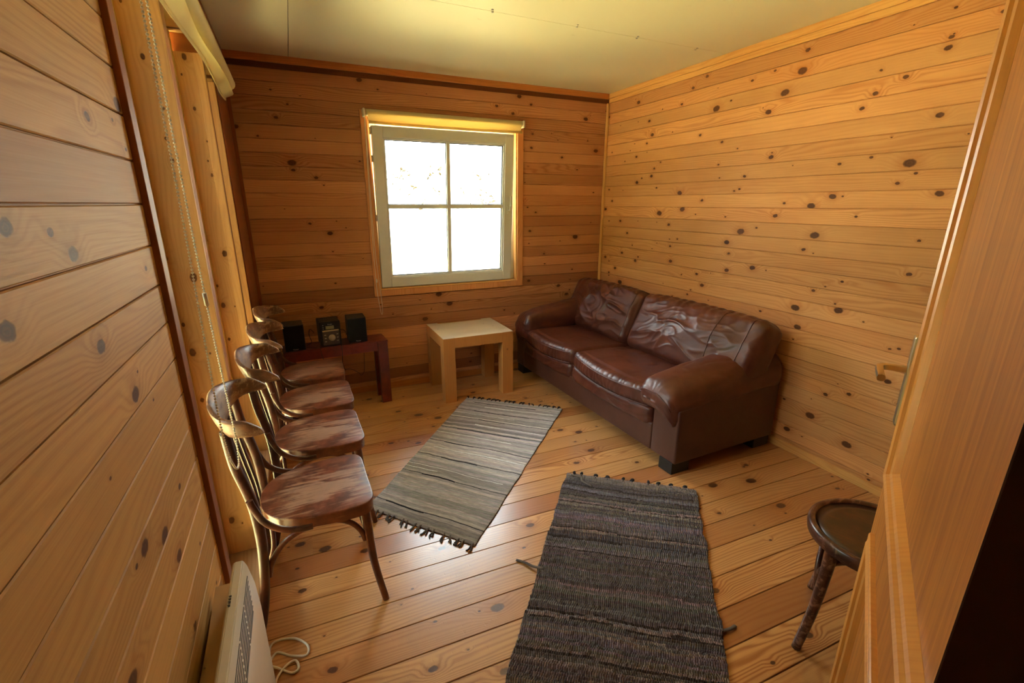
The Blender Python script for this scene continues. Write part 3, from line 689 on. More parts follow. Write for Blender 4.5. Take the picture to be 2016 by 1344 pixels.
def round_chair():
    t = thing('bentwood_chair', 'dark round seat bentwood chair half hidden behind the open door', 'chair', (1.782, 0.718, 0), math.radians(110))
    n = 56; o = [(0.212 * math.cos(2 * math.pi * k / n) * (1.0 + 0.0), 0.208 * math.sin(2 * math.pi * k / n)) for k in range(n)]
    bm = bmesh.new(); prof = [(0.2, 0.418), (0.212, 0.422), (0.215, 0.44), (0.213, 0.458), (0.205, 0.466), (0.194, 0.464), (0.188, 0.458), (0.186, 0.43)]
    lathe(bm, prof, None, 64); shade(obj('seat_rim', bm, M['dark_rim'], t), 60)
    bm = bmesh.new(); lathe(bm, [(0.0001, 0.446), (0.185, 0.446), (0.189, 0.457), (0.15, 0.4555), (0.08, 0.4545), (0.0001, 0.454)], None, 64); obj('seat', bm, M['dark_seat'], t)
    for s in (-1, 1):
        fx_, fy_ = ((0.172, -0.152) if s < 0 else (0.135, 0.218))
        bm = bmesh.new(); P = cr([(fx_ * 0.74, fy_ * 0.74, 0.43), (fx_ * 0.77, fy_ * 0.77, 0.32), (fx_ * 0.85, fy_ * 0.85, 0.16), (fx_, fy_, 0.0)], 6); m = len(P)
        sweep(bm, P, [(0.021 - 0.006 * i / m, 0.021 - 0.006 * i / m) for i in range(m)], up=(1, 0, 0), seg=12); obj('leg', bm, M['dark_rim'], t)
        bm = bmesh.new(); P = cr([(-0.205, s * 0.165, 0.0), (-0.185, s * 0.155, 0.2), (-0.165, s * 0.145, 0.44), (-0.21, s * 0.16, 0.62), (-0.235, s * 0.165, 0.80)], 6); m = len(P)
        sweep(bm, P, (0.016, 0.016), up=(1, 0, 0), seg=12); obj('leg', bm, M['dark_rim'], t)
        bm = bmesh.new(); P = cr([(0.130, s * 0.155, 0.235), (0.12, s * 0.145, 0.32), (0.07, s * 0.148, 0.385), (0.0, s * 0.15, 0.41), (-0.09, s * 0.145, 0.38), (-0.15, s * 0.14, 0.31), (-0.165, s * 0.14, 0.235)], 6)
        sweep(bm, P, (0.0095, 0.0095), seg=10); obj('arch_brace', bm, M['dark_rim'], t)
    bm = bmesh.new(); P = cr([(0.140, -0.135, 0.235), (0.14, -0.12, 0.32), (0.14, -0.07, 0.385), (0.14, 0, 0.41), (0.14, 0.07, 0.385), (0.135, 0.13, 0.32), (0.120, 0.165, 0.235)], 6)
    sweep(bm, P, (0.0095, 0.0095), seg=10); obj('arch_brace', bm, M['dark_rim'], t)
    bm = rail_bm(); bmesh.ops.scale(bm, vec=(0.92, 1.0, 1.0), verts=bm.verts[:]); bmesh.ops.translate(bm, vec=(0.03, 0, -0.055), verts=bm.verts[:]); shade(obj('back_rail', bm, M['dark_rim'], t), 60)
    for y in (-0.07, 0.0, 0.07):
        bm = bmesh.new(); tube(bm, [(-0.195, y * .9, 0.44), (-0.225, y, 0.62), (-0.262, y, 0.79)], 0.008, 8, 5, up=(1, 0, 0)); obj('slat', bm, M['dark_rim'], t)
round_chair()

# ------------------------------------------------------------------ side table
t = thing('side_table', 'square light wood side table with thick legs under the back window', 'table', (1.30, 3.725, 0), math.radians(-0.5))
hx, hy, lg, tz = 0.308, 0.268, 0.098, 0.56
bm = bmesh.new()
for a_, b_ in (((-hx + lg, -hy, tz - 0.088), (hx - lg, -hy + 0.03, tz - 0.002)), ((-hx + lg, hy - 0.036, tz - 0.088), (hx - lg, hy, tz)), ((-hx, -hy + lg, tz - 0.088), (-hx + 0.03, hy - lg, tz - 0.002)), ((hx - 0.03, -hy + lg, tz - 0.088), (hx, hy - lg, tz - 0.002))): box(bm, a_, b_, 0.0012)
obj('apron', bm, M['tableleg'], t)
bm = bmesh.new(); box(bm, (-hx + lg + .0005, -hy, tz - 0.002), (hx - lg - .0005, hy - 0.036, tz)); box(bm, (-hx, -hy + lg + .0005, tz - 0.002), (-hx + lg, hy - lg - .0005, tz)); box(bm, (hx - lg, -hy + lg + .0005, tz - 0.002), (hx, hy - lg - .0005, tz))
box(bm, (-hx + 0.03, -hy + 0.03, tz - 0.03), (hx - 0.03, hy - 0.036, tz - 0.0025))
obj('tabletop', bm, M['table'], t)  # daylight is in this pale colour and stops short of the rear rail
for sx in (-1, 1):
    for sy in (-1, 1):
        bm = bmesh.new(); xa, xb = sorted((sx * hx, sx * (hx - lg))); ya, yb = sorted((sy * hy, sy * (hy - lg)))
        box(bm, (xa, ya, 0), (xb, yb, tz + 0.0004), 0.002)
        bm.normal_update()
        for f_ in bm.faces:
            if f_.calc_center_median().z > tz - 0.001: f_.material_index = 1
        obj('leg', bm, [M['tableleg'], M['endgrain']], t)

# ------------------------------------------------------------------ red bench with stereo
bang = math.atan2(3.704 - 3.663, 0.582 + 0.157)
t = thing('low_bench', 'dark red painted low wooden bench carrying the stereo', 'bench', (0.205, 3.79, 0), bang)
bm = bmesh.new(); box(bm, (-0.385, -0.098, 0.525), (0.385, 0.108, 0.54), 0.002); box(bm, (0.29, -0.112, 0.525), (0.385, -0.098, 0.54), 0.002); box(bm, (-0.385, -0.112, 0.525), (-0.29, -0.098, 0.54), 0.002); obj('seat', bm, M['mahogany'], t)
bm = bmesh.new(); box(bm, (-0.31, -0.094, 0.455), (0.31, -0.078, 0.525), 0.001); box(bm, (-0.31, 0.078, 0.455), (0.31, 0.094, 0.525), 0.001); obj('apron', bm, M['mahogany'], t)
for sx in (-1, 1):
    for y0_, y1_ in ((-0.108, -0.07), (0.062, 0.1)):
        bm = bmesh.new(); xa, xb = sorted((sx * 0.383, sx * 0.305)); box(bm, (xa, y0_, 0), (xb, y1_, 0.525), 0.002); obj('leg', bm, M['mahogany'], t)
def text(name, body, size, mat, parent, loc, rot, ext=0.0004):
    cu = bpy.data.curves.new(name, 'FONT'); cu.body = body; cu.size = size; cu.extrude = ext; cu.align_x = 'CENTER'; cu.align_y = 'CENTER'
    tmp = bpy.data.objects.new('tmp', cu); S.collection.objects.link(tmp)
    dg = bpy.context.evaluated_depsgraph_get(); me = bpy.data.meshes.new_from_object(tmp.evaluated_get(dg)); bpy.data.objects.remove(tmp)
    me.materials.clear(); me.materials.append(mat); o = bpy.data.objects.new(name, me); S.collection.objects.link(o); o.parent = parent; o.location = loc; o.rotation_euler = rot
    return o
BZ = 0.541
def speaker(label, x, y, rz):
    t = thing('speaker', label, 'speaker', (x, y, BZ), rz, 'stereo speakers on the red bench')
    bm = bmesh.new(); box(bm, (-0.07, -0.078, 0), (0.07, 0.09, 0.196), 0.003); obj('cabinet', bm, M['black'], t)
    bm = bmesh.new(); box(bm, (-0.068, -0.09, 0.003), (0.068, -0.078, 0.193), 0.004); obj('grille', bm, M['grille'], t)
    text('badge', 'Pioneer', 0.012, M['pale'], t, (0, -0.0906, 0.014), (math.pi / 2, 0, 0))
    return t
speaker('black stereo speaker left of the stereo, partly behind the chair backs', -0.088, 3.765, bang)
speaker('black stereo speaker at the right, nearer the bare end of the red bench', 0.372, 3.812, bang - 0.05)
t = thing('stereo', 'compact black stereo with round silver volume knob between two speakers', 'stereo', (0.165, 3.80, BZ), bang + 0.03)
bm = bmesh.new(); box(bm, (-0.075, -0.085, 0), (0.075, 0.095, 0.192), 0.005, 3); obj('body', bm, M['black'], t)
bm = bmesh.new(); box(bm, (-0.06, -0.093, 0.012), (0.06, -0.085, 0.118), 0.002); obj('front_panel', bm, M['facegrey'], t)
bm = bmesh.new(); box(bm, (-0.06, -0.095, 0.119), (0.06, -0.085, 0.128), 0.001); obj('trim_strip', bm, M['brass'], t)
bm = bmesh.new(); box(bm, (-0.032, -0.087, 0.135), (0.028, -0.085, 0.160)); obj('display', bm, M['lcd'], t)
bm = bmesh.new(); lathe(bm, [(0.0001, 0), (0.025, 0), (0.025, 0.008), (0.022, 0.012), (0.0001, 0.012)], Matrix.Translation((0.005, -0.093, 0.068)) @ Matrix.Rotation(math.pi / 2, 4, 'X'), 36); obj('volume_knob', bm, M['steel'], t)
for sx, xx in ((-1, -0.042), (1, 0.046)):
    for z in (0.04, 0.066, 0.092):
        bm = bmesh.new(); box(bm, (xx - 0.007, -0.0955, z - 0.003), (xx + 0.007, -0.093, z + 0.003), 0.0012); obj('button', bm, M['steel'], t)
for z in (0.14, 0.152, 0.168):
    bm = bmesh.new(); box(bm, (-0.054, -0.087, z - 0.002), (-0.048, -0.085, z + 0.002)); obj('button', bm, M['pale'], t)
text('logo', 'Pioneer', 0.011, M['pale'], t, (0.0, -0.0856, 0.172), (math.pi / 2, 0, 0))
def cable(label, pts, mat, r=0.0022):
    bm = bmesh.new(); b = Vector(pts[0]); tube(bm, [Vector(p) - b for p in pts], r, 6, 8, up=(0.1, 1, 0.2))
    tag(obj('cable', bm, mat, loc=b), label, 'cable', None)
cable('dark cable drooping from the stereo in front of the red bench to its left leg', [(0.10, 3.71, 0.60), (0.085, 3.655, 0.56), (0.09, 3.645, 0.49), (0.12, 3.65, 0.36), (0.10, 3.66, 0.22)], M['cable_black'])
cable('dark cable hanging from the stereo right corner over the bench edge', [(0.243, 3.80, 0.57), (0.238, 3.68, 0.552), (0.238, 3.652, 0.50), (0.232, 3.655, 0.40), (0.25, 3.70, 0.33)], M['cable_black'])
cable('thin brown cable sagging in a V below the red bench', [(0.25, 3.705, 0.335), (0.30, 3.80, 0.30), (0.36, 3.88, 0.235), (0.385, 3.90, 0.20), (0.41, 3.90, 0.23), (0.42, 3.90, 0.33), (0.425, 3.90, 0.44)], M['cable_brown'])
cable('black speaker cable looping behind the stereo at its left', [(0.055, 3.80, 0.64), (0.03, 3.83, 0.66), (0.018, 3.83, 0.62), (0.03, 3.82, 0.56), (0.0, 3.80, 0.545), (-0.01, 3.74, 0.545), (0.06, 3.69, 0.545)], M['cable_black'])
cable('black speaker cable curving from the stereo to the right speaker', [(0.245, 3.86, 0.62), (0.27, 3.87, 0.625), (0.293, 3.87, 0.60), (0.298, 3.87, 0.575)], M['cable_black'])

# ------------------------------------------------------------------ sofa
def creases(p, sc, seed, sharp=3.0):
    q = Vector((p.x * sc + seed, p.y * sc - seed, p.z * sc))
    w = noise.noise_vector(q * 0.6) * 0.9; q = q + w
    r = 1 - abs(noise.noise(q)) * 2.2
    return max(0.0, r) ** sharp
def cushion(size, rad, res, disp, bulge=(0, 0, 0), shape=None):
    """rounded cushion centred at origin; disp(p, n) -> outward offset"""
    sx, sy, sz = [s / 2 for s in size]; nx, ny, nz = res
    bm = bmesh.new(); cache = {}
    def vert(i, j, k):
        key = (i, j, k)
        if key in cache: return cache[key]
        a = Vector((-1 + 2 * i / nx, -1 + 2 * j / ny, -1 + 2 * k / nz))
        c = Vector((a.x * sx, a.y * sy, a.z * sz))
        inn = Vector((max(-sx + rad, min(sx - rad, c.x)), max(-sy + rad, min(sy - rad, c.y)), max(-sz + rad, min(sz - rad, c.z))))
        dvec = c - inn
        if dvec.length > 1e-9: nrm = dvec.normalized(); p = inn + nrm * rad
        else:
            p = c; nrm = Vector((0, 0, 1))
        bx = (1 - a.y ** 2) * (1 - a.z ** 2); by = (1 - a.x ** 2) * (1 - a.z ** 2); bz = (1 - a.x ** 2) * (1 - a.y ** 2)
        p = p + Vector((math.copysign(bulge[0] * bx, a.x) * (abs(a.x) > 0.98), math.copysign(bulge[1] * by, a.y) * (abs(a.y) > 0.98), math.copysign(bulge[2] * bz, a.z) * (abs(a.z) > 0.98)))
        p = p + nrm * disp(p, nrm, a)
        if shape: p = shape(p, a)
        cache[key] = bm.verts.new(p); return cache[key]
    def face(f):
        try: bm.faces.new(f).smooth = True
        except ValueError: pass
    for i in range(nx):
        for j in range(ny):
            face((vert(i, j, 0), vert(i, j + 1, 0), vert(i + 1, j + 1, 0), vert(i + 1, j, 0))); face((vert(i, j, nz), vert(i + 1, j, nz), vert(i + 1, j + 1, nz), vert(i, j + 1, nz)))
    for i in range(nx):
        for k in range(nz):
            face((vert(i, 0, k), vert(i + 1, 0, k), vert(i + 1, 0, k + 1), vert(i, 0, k + 1))); face((vert(i, ny, k), vert(i, ny, k + 1), vert(i + 1, ny, k + 1), vert(i + 1, ny, k)))
    for j in range(ny):
        for k in range(nz):
            face((vert(0, j, k), vert(0, j, k + 1), vert(0, j + 1, k + 1), vert(0, j + 1, k))); face((vert(nx, j, k), vert(nx, j + 1, k), vert(nx, j + 1, k + 1), vert(nx, j, k + 1)))
    cushion.cache = cache
    return bm
SL = 2.13
sofa = thing('leather_sofa', 'brown leather two seat sofa with creased cushions along the right wall', 'sofa', (1.930, 1.835, 0), math.atan2(0.045, SL))
LE = M['leather']
# local frame: +x to the wall (0..0.90), +y along the wall (0..SL)
AW = 0.215
AF = 0.145
bm = bmesh.new(); box(bm, (0.0, AW, 0.078), (0.88, SL - AF, 0.262), 0.012, 3); shade(obj('base_panel', bm, M['leather_flat'], sofa))
bm = bmesh.new(); box(bm, (0.74, AW, 0.24), (0.90, SL - AW, 0.74), 0.03, 3); shade(obj('back_frame', bm, M['leather_flat'], sofa))
def armbody(y0_, y1_, s):
    bm = bmesh.new(); box(bm, (0.0, y0_, 0.078), (0.89, y1_, 0.43), 0.014, 3)
    for v in bm.verts:
        if v.co.z > 0.4: v.co.z += 0.10 * v.co.x
    return shade(obj('arm', bm, M['leather_flat'], sofa))
AF = 0.145
armbody(0.0, AW, 1); armbody(SL - AF, SL, -1)
def armpad(outer, s, wd=0.325, lift=0.0):
    """padded leather top folded over the arm; s = +1 when the seat lies towards +y"""
    hg, ln = 0.165, 0.95
    def dsp(p, n, a):
        fr = math.exp(-((a.x + 1.0) / 0.10) ** 2)
        ang = math.atan2(p.z, p.y)
        return fr * 0.0045 * (abs(math.sin(ang * 11 + p.y * 40)) ** 0.6 - 0.5) + (1 - fr) * (0.006 * noise.noise(p * 6) - 0.005 * creases(p, 5.0, 4.0 + outer, 4) * max(0, n.z))
    def shp(p, a):
        p = Vector(p); t_ = (a.x + 1) / 2
        o_ = max(0.0, -a.y * s)                                   # 1 on the outer side
        p.z += -0.050 * o_ ** 1.6 + 0.012 * (1 - a.y ** 2) * max(0, a.z)
        if a.z < 0: p.z += -0.02 * o_ + 0.012
        p.z += 0.115 * min(1.0, t_ * 1.15) - 0.015 * math.exp(-((a.x + 1.0) / 0.15) ** 2)
        p.y += s * 0.02 * (1 - t_)
        p.z += lift * (a.z + 1) / 2
        return p
    bm = cushion((ln, wd, hg), 0.066, (80, 36, 18), dsp, (0.012, 0, 0.006), shp)
    bmesh.ops.translate(bm, vec=(0.435, outer + s * (wd / 2 - 0.012), 0.452), verts=bm.verts[:])
    o = obj('arm_pad', bm, LE, sofa)
    bm = bmesh.new(); P = []
    for k in range(19):
        q = k / 18 * 2 - 1; yy = q * (wd / 2 - 0.03); o_ = max(0.0, -q * s)
        P.append((-0.050 + 0.012 * abs(q) ** 3, outer + s * (wd / 2 + 0.008) + yy, 0.452 + 0.035 - 0.05 * o_ ** 1.6 - 0.03 * abs(q) ** 4 + lift * 0.8))
    tube(bm, P, 0.0032, 6); obj('piping', bm, LE, o)
armpad(0.0, 1, 0.325, 0.018); armpad(SL, -1, 0.27, 0.075)
def seatdisp(seed):
    def f(p, n, a):
        up = max(0.0, n.z); fr = max(0.0, -n.x)
        d = -0.006 * creases(p, 4.5, seed, 4) * up * max(0.0, min(1, (a.x + 0.75))) + 0.006 * noise.noise(p * 5 + Vector((seed, 0, 0)))
        e = math.exp(-((a.x + 0.93) / 0.10) ** 2) + fr * 0.6
        d += 0.0038 * e * (abs(math.sin(p.y * 70 + 3 * noise.noise(p * 14))) ** 0.6 - 0.5)
        return d
    return f
mid_y = 1.15
def seat_cushion(y0_, y1_, seed, mess=0.0):
    w = y1_ - y0_
    def shp(p, a):
        x, y, z = p
        z += -0.016 * (1 - a.y ** 2) * (1 if a.x < -0.8 else 0.4) * (1 if True else 0)           # sag in the middle of the front
        x += -0.055 * (1 - a.y ** 2) * max(0, -a.x)                                                  # front bows out
        z += 0.02 * max(0, a.x + 0.3) * 0
        return Vector((x, y, z))
    bm = cushion((0.70, w, 0.125), 0.042, (70, 110, 12), seatdisp(seed), (0, 0, 0.022), shp)
    bmesh.ops.rotate(bm, cent=(0, 0, 0), matrix=Matrix.Rotation(math.radians(2.5), 3, 'Y'), verts=bm.verts[:])
    bmesh.ops.translate(bm, vec=(0.355, (y0_ + y1_) / 2, 0.402), verts=bm.verts[:])
    o = obj('seat_cushion', bm, LE, sofa)
    # piping along upper and lower front edge
    for zz, xx in ((0.452, -0.004), (0.366, -0.008)):
        bm = bmesh.new(); P = []
        for k in range(41):
            q = k / 40 * 2 - 1; P.append((xx + 0.008 - 0.055 * (1 - q * q), (y0_ + y1_) / 2 + q * (w / 2 - 0.025), zz - 0.016 * (1 - q * q)))
        tube(bm, P, 0.0035, 6); obj('piping', bm, LE, o)
    return o
seat_cushion(AW + 0.012, mid_y - 0.003, 1.7); seat_cushion(mid_y + 0.003, SL - AF - 0.012, 9.2)
def apron(y0_, y1_, seed):
    w = y1_ - y0_
    def dsp(p, n, a): return 0.007 * creases(Vector((p.x, p.y * 0.5, p.z * 1.3)), 7, seed, 3) * max(0, -n.x) + 0.003 * noise.noise(p * 12)
    def shp(p, a):
        p = Vector(p); p.x += -0.030 * (1 - a.y ** 2) * (a.x < 0); p.z += -0.02 * (1 - a.y ** 2) * max(0, a.z); return p
    bm = cushion((0.14, w, 0.135), 0.04, (10, 90, 20), dsp, (0.0, 0, 0.0), shp)
    bmesh.ops.translate(bm, vec=(0.062, (y0_ + y1_) / 2, 0.300), verts=bm.verts[:]); obj('front_flap', bm, LE, sofa)
apron(AW + 0.014, mid_y - 0.004, 2.2); apron(mid_y + 0.004, SL - AF - 0.014, 6.6)
BR, BX, BZC = 24, 0.600, 0.675
def back_cushion(y0_, y1_, seed, amp, bend, seams):
    w = y1_ - y0_
    def dsp(p, n, a):
        fr = max(0.0, -n.x) + 0.5 * max(0.0, n.z)
        # folds that run diagonally up from the lower middle
        u = p.y * 0.8 + p.z * 1.1 * bend; q = Vector((u * 2.3 + seed, (p.z - p.y * 0.35 * bend) * 5.5, seed))
        q += noise.noise_vector(Vector((p.y * 3.2, p.z * 3.2, seed))) * 0.55
        r1 = max(0.0, 1 - abs(noise.noise(q)) * 3.0) ** 2.2
        r2 = max(0.0, 1 - abs(noise.noise(q * 2.3 + Vector((5, 3, 1)))) * 3.0) ** 2
        edge = (1 - abs(a.y) ** 4) * (1 - abs(a.z) ** 4)
        pl = 0.004 * math.sin(p.y * 75 + 4 * noise.noise(p * 6)) * max(0, a.z - 0.2) * (a.x < 0.5)
        return fr * edge * (amp * (0.019 * r1 + 0.007 * r2) - 0.004) + 0.013 * noise.noise(p * 3.5 + Vector((seed, 0, 0))) * fr + pl
    def shp(p, a):
        p = Vector(p); t_ = (a.z + 1) / 2
        p.x += 0.05 * (a.x > 0) * (1 - t_) * 0
        p.z += -0.026 * max(0.0, a.z) * (abs(a.y) ** 3)
        p.x += -0.03 * (1 - a.y ** 2) * (1 - (2 * t_ - 0.7) ** 2) * (a.x < 0.5)
        return p
    bm = cushion((0.22, w, 0.50), 0.070, (16, 150, 84), dsp, (0.035, 0, 0.0), shp)
    bmesh.ops.rotate(bm, cent=(0, 0, -0.24), matrix=Matrix.Rotation(math.radians(BR), 3, 'Y'), verts=bm.verts[:])
    bmesh.ops.translate(bm, vec=(BX, (y0_ + y1_) / 2, BZC), verts=bm.verts[:])
    lines = []
    for jj in seams:
        P = [cushion.cache[(0, jj, k)].co.copy() + Vector((-0.0008, 0, 0)) for k in range(3, 85)] + [cushion.cache[(i, jj, 84)].co.copy() + Vector((0, 0, 0.0008)) for i in range(1, 13)]
        lines.append(P[::3])
    o = obj('back_cushion', bm, LE, sofa)
    for P in lines:
        bm = bmesh.new(); tube(bm, P, 0.0034, 6); obj('piping', bm, LE, o)
    return o
back_cushion(0.0, mid_y + 0.005, 3.3, 0.75, -1.0, (14, 42))
back_cushion(mid_y + 0.012, SL - 0.01, 8.1, 1.35, 1.0, (8, 140))
for fx, fy in ((0.0, 0.02), (0.0, SL - 0.13), (0.74, 0.02), (0.74, SL - 0.13)):
    bm = bmesh.new(); box(bm, (fx + 0.002, fy, 0), (fx + 0.15, fy + 0.11, 0.079), 0.004); obj('foot', bm, M['blackblock'], sofa)

# ------------------------------------------------------------------ rag rugs
def rug(label, corners, rows, cols, rowfn, amp, thick, edge, tassels, name='rag_rug'):
    """corners: far-left, far-right, near-right, near-left"""
    A, B, C_, Dn = [Vector((*c, 0)) for c in corners]; O_ = (A + B + C_ + Dn) / 4
    t = thing(name, label, 'rug', tuple(O_))
    bm = bmesh.new(); cl = bm.loops.layers.float_color.new('Col'); grid = []; cols_ = []
    sub = 3
    for i in range(rows * sub + 1):
        s = i / (rows * sub); r_ = min(rows - 1, i // sub); ph = (i % sub) / sub
        L_ = A.lerp(Dn, s); R_ = B.lerp(C_, s); dirw = (R_ - L_).normalized(); dl = (Dn - A).normalized()
        jl = edge * noise.noise(Vector((s * 14, 1.3, 0))) + edge * 0.5 * noise.noise(Vector((r_ * 3.7, 9.1, 0)))
        jr = edge * noise.noise(Vector((s * 14, 7.7, 0))) + edge * 0.5 * noise.noise(Vector((r_ * 3.7, 4.1, 0)))
        L_ = L_ + dirw * jl; R_ = R_ + dirw * jr
        row = []
        hgt = rowfn.h[r_]
        for j in range(cols + 1):
            q = j / cols; p = L_.lerp(R_, q) - O_
            wob = 0.012 * noise.noise(Vector((q * 3.1, s * 5, 2.0))) + 0.004 * noise.noise(Vector((q * 12, s * 9, 5.0)))
            p = p + dl * wob
            rr = abs(math.sin(math.pi * (i / sub) + math.pi / 2 * 0)) if sub == 2 else (0.0 if ph == 0 else 1.0)
            z = thick + amp * (rr - 0.5) * hgt * (0.75 + 0.5 * noise.noise(Vector((q * 26, r_ * 1.7, 0)))) + 0.55 * amp * noise.noise(Vector((q * 70, r_ * 2.3, 3)))
            z += 0.003 * noise.noise(Vector((q * 3, s * 7, 8)))
            row.append(bm.verts.new((p.x, p.y, max(0.002, z))))
        grid.append(row)
    for i in range(rows * sub):
        for j in range(cols):
            f = bm.faces.new((grid[i][j], grid[i + 1][j], grid[i + 1][j + 1], grid[i][j + 1])); f.smooth = True
            c = rowfn(min(rows - 1, i // sub), j / cols)
            for l in f.loops: l[cl] = (*c, 1)
    # skirt down to the floor
    bd = [r_[0] for r_ in grid] + grid[-1][1:] + [r_[-1] for r_ in reversed(grid[:-1])] + list(reversed(grid[0][1:-1]))
    low = [bm.verts.new((v.co.x, v.co.y, 0.0005)) for v in bd]; n = len(bd)
    for k in range(n):
        f = bm.faces.new((bd[k], low[k], low[(k + 1) % n], bd[(k + 1) % n]))
        for l in f.loops: l[cl] = (0.05, 0.042, 0.04, 1)
    bmesh.ops.recalc_face_normals(bm, faces=bm.faces[:])
    obj('woven_body', bm, M['rug2'] if amp > 0.005 else M['rug'], t)
    for (P0, P1, out, cnt, ln, mt, knot) in tassels:
        P0, P1 = Vector((*P0, 0)) - O_, Vector((*P1, 0)) - O_; nr = Vector((*out, 0)).normalized()
        for k in range(cnt):
            b = P0.lerp(P1, (k + 0.5 + random.uniform(-.25, .25)) / cnt); bm = bmesh.new(); sw_ = random.uniform(-0.5, 0.5)
            al = (P1 - P0).normalized()
            for s_ in range(4 if not knot else 3):
                d = (nr + al * (sw_ + random.uniform(-0.28, 0.28))).normalized(); le = ln * random.uniform(0.7, 1.15)
                P = [b + Vector((0, 0, thick)) - nr * 0.01, b + d * le * 0.35 + Vector((0, 0, thick * 0.9 + 0.004)), b + d * le * 0.7 + al * random.uniform(-.006, .006) + Vector((0, 0, 0.005)), b + d * le + al * random.uniform(-.01, .01) + Vector((0, 0, 0.0035))]
                tube(bm, P, [0.0045, 0.0042, 0.0042, 0.0038, 0.0038, 0.0036, 0.0034, 0.0034, 0.0032, 0.0028][:3 * 3 + 1], 5, 3)
            if knot:
                s2 = bmesh.new(); bmesh.ops.create_icosphere(s2, subdivisions=2, radius=0.011); merge(bm, s2, 0, Matrix.Translation(b + nr * 0.012 + Vector((0, 0, 0.014))) @ Matrix.Rotation(sw_ * 2, 4, 'Z') @ Matrix.Diagonal((1.3, 0.8, 1, 1)))
            obj('tassel', bm, mt, t, smooth=True)
    return t, O_
class Rows1:
    def __init__(s, n):
        rs = random.Random(5); s.c = []; s.part = []; s.h = []
        base = [lin(178, 162, 154), lin(154, 138, 132), lin(194, 176, 166), lin(138, 122, 120), lin(166, 148, 142), lin(178, 158, 158)]
        i = 0
        while i < n:
            k = rs.choice(base); run = rs.randint(2, 7)
            for _ in range(run): s.c.append(tuple(x * rs.uniform(0.88, 1.1) for x in k)); s.part.append(None); s.h.append(rs.uniform(0.5, 1.0)); i += 1
        dark = lin(30, 28, 34); white = lin(236, 232, 228)
        for p in (0.045, 0.145, 0.235, 0.345, 0.48, 0.6, 0.735, 0.93):
            k = int(p * n); s.part[k] = (dark, 0.0, 1.0)
            if rs.random() < 0.8: s.part[k + 1] = (dark, rs.uniform(0, 0.3), rs.uniform(0.4, 0.8))
        for p, a_, b_ in ((0.085, 0.25, 0.95), (0.185, 0.0, 0.62), (0.285, 0.3, 1.0), (0.40, 0.0, 0.75), (0.535, 0.1, 0.98), (0.68, 0.0, 0.9), (0.705, 0.0, 0.3)):
            k = int(p * n); s.part[k] = (white, a_, b_)
            if rs.random() < 0.5: s.part[k + 1] = (white, a_, a_ + 0.25)
    def __call__(s, r_, q):
        p = s.part[r_] if r_ < len(s.part) else None
        c = s.c[r_]
        if p and p[1] <= q <= p[2]: c = p[0]
        n_ = 1 + 0.35 * noise.noise(Vector((q * 9, r_ * 0.9, 0)))
        return tuple(x * n_ for x in c)
class Rows2:
    def __init__(s, n):
        rs = random.Random(11); s.c = []; s.h = []
        base = [lin(98, 86, 86), lin(74, 64, 65), lin(120, 104, 104), lin(60, 52, 54), lin(106, 90, 88), lin(134, 114, 112), lin(114, 96, 104), lin(136, 102, 96), lin(88, 76, 76)]
        i = 0
        while i < n:
            k = rs.choice(base); k = tuple(x * 0.6 + 0.4 * y for x, y in zip(k, lin(88, 78, 76))); run = rs.randint(1, 3)
            for _ in range(run): s.c.append(tuple(x * rs.uniform(0.7, 1.2) for x in k)); s.h.append(rs.uniform(0.4, 1.5)); i += 1
            if rs.random() < 0.22: s.c.append(lin(16, 14, 15)); s.h.append(0.2); i += 1
    def __call__(s, r_, q):
        c = s.c[int(r_ + 1.2 * noise.noise(Vector((q * 2.2, r_ * 0.12, 0)))) % len(s.c)]
        n_ = 1 + 0.55 * noise.noise(Vector((q * 14, r_ * 1.1, 0)))
        return tuple(max(0.004, x * n_) for x in c)
rug('light grey striped rag rug with white and black lines, between chairs and sofa',
    ((1.188, 3.50), (1.812, 2.955), (0.622, 1.775), (0.19, 2.30)), 300, 70, Rows1(302), 0.0022, 0.006, 0.006,
    [((1.188, 3.50), (1.80, 2.965), (0.66, 0.75), 20, 0.040, M['tassel_dark'], False), ((0.19, 2.30), (0.622, 1.775), (-0.6, -0.8), 16, 0.044, M['tassel_grey'], False)])
rug('dark charcoal ribbed rag rug lying nearest the camera',
    ((1.350, 2.130), (1.940, 1.665), (0.96, 0.49), (0.33, 0.92)), 140, 200, Rows2(200), 0.011, 0.011, 0.012,
    [((1.350, 2.130), (1.93, 1.675), (0.62, 0.78), 10, 0.020, M['tassel_dark'], True)])
r2 = [o for o in bpy.data.objects if o.get('label', '').startswith('dark charcoal')][0]
for nm, P in (('loose_strip', [(0.850, 1.500, 0.014), (0.815, 1.535, 0.012), (0.795, 1.575, 0.007), (0.765, 1.61, 0.005)]), ('loose_strip', [(1.36, 2.09, 0.02), (1.40, 2.04, 0.022), (1.385, 2.0, 0.022), (1.41, 1.94, 0.018)]), ('loose_strip', [(1.33, 0.93, 0.012), (1.37, 0.925, 0.009), (1.40, 0.93, 0.005)])):
    bm = bmesh.new(); O_ = r2.location; sweep(bm, cr([Vector(p) - O_ for p in P], 5), (0.007, 0.003), seg=8, power=2.5); obj(nm, bm, M['tassel_grey'], r2, smooth=True)

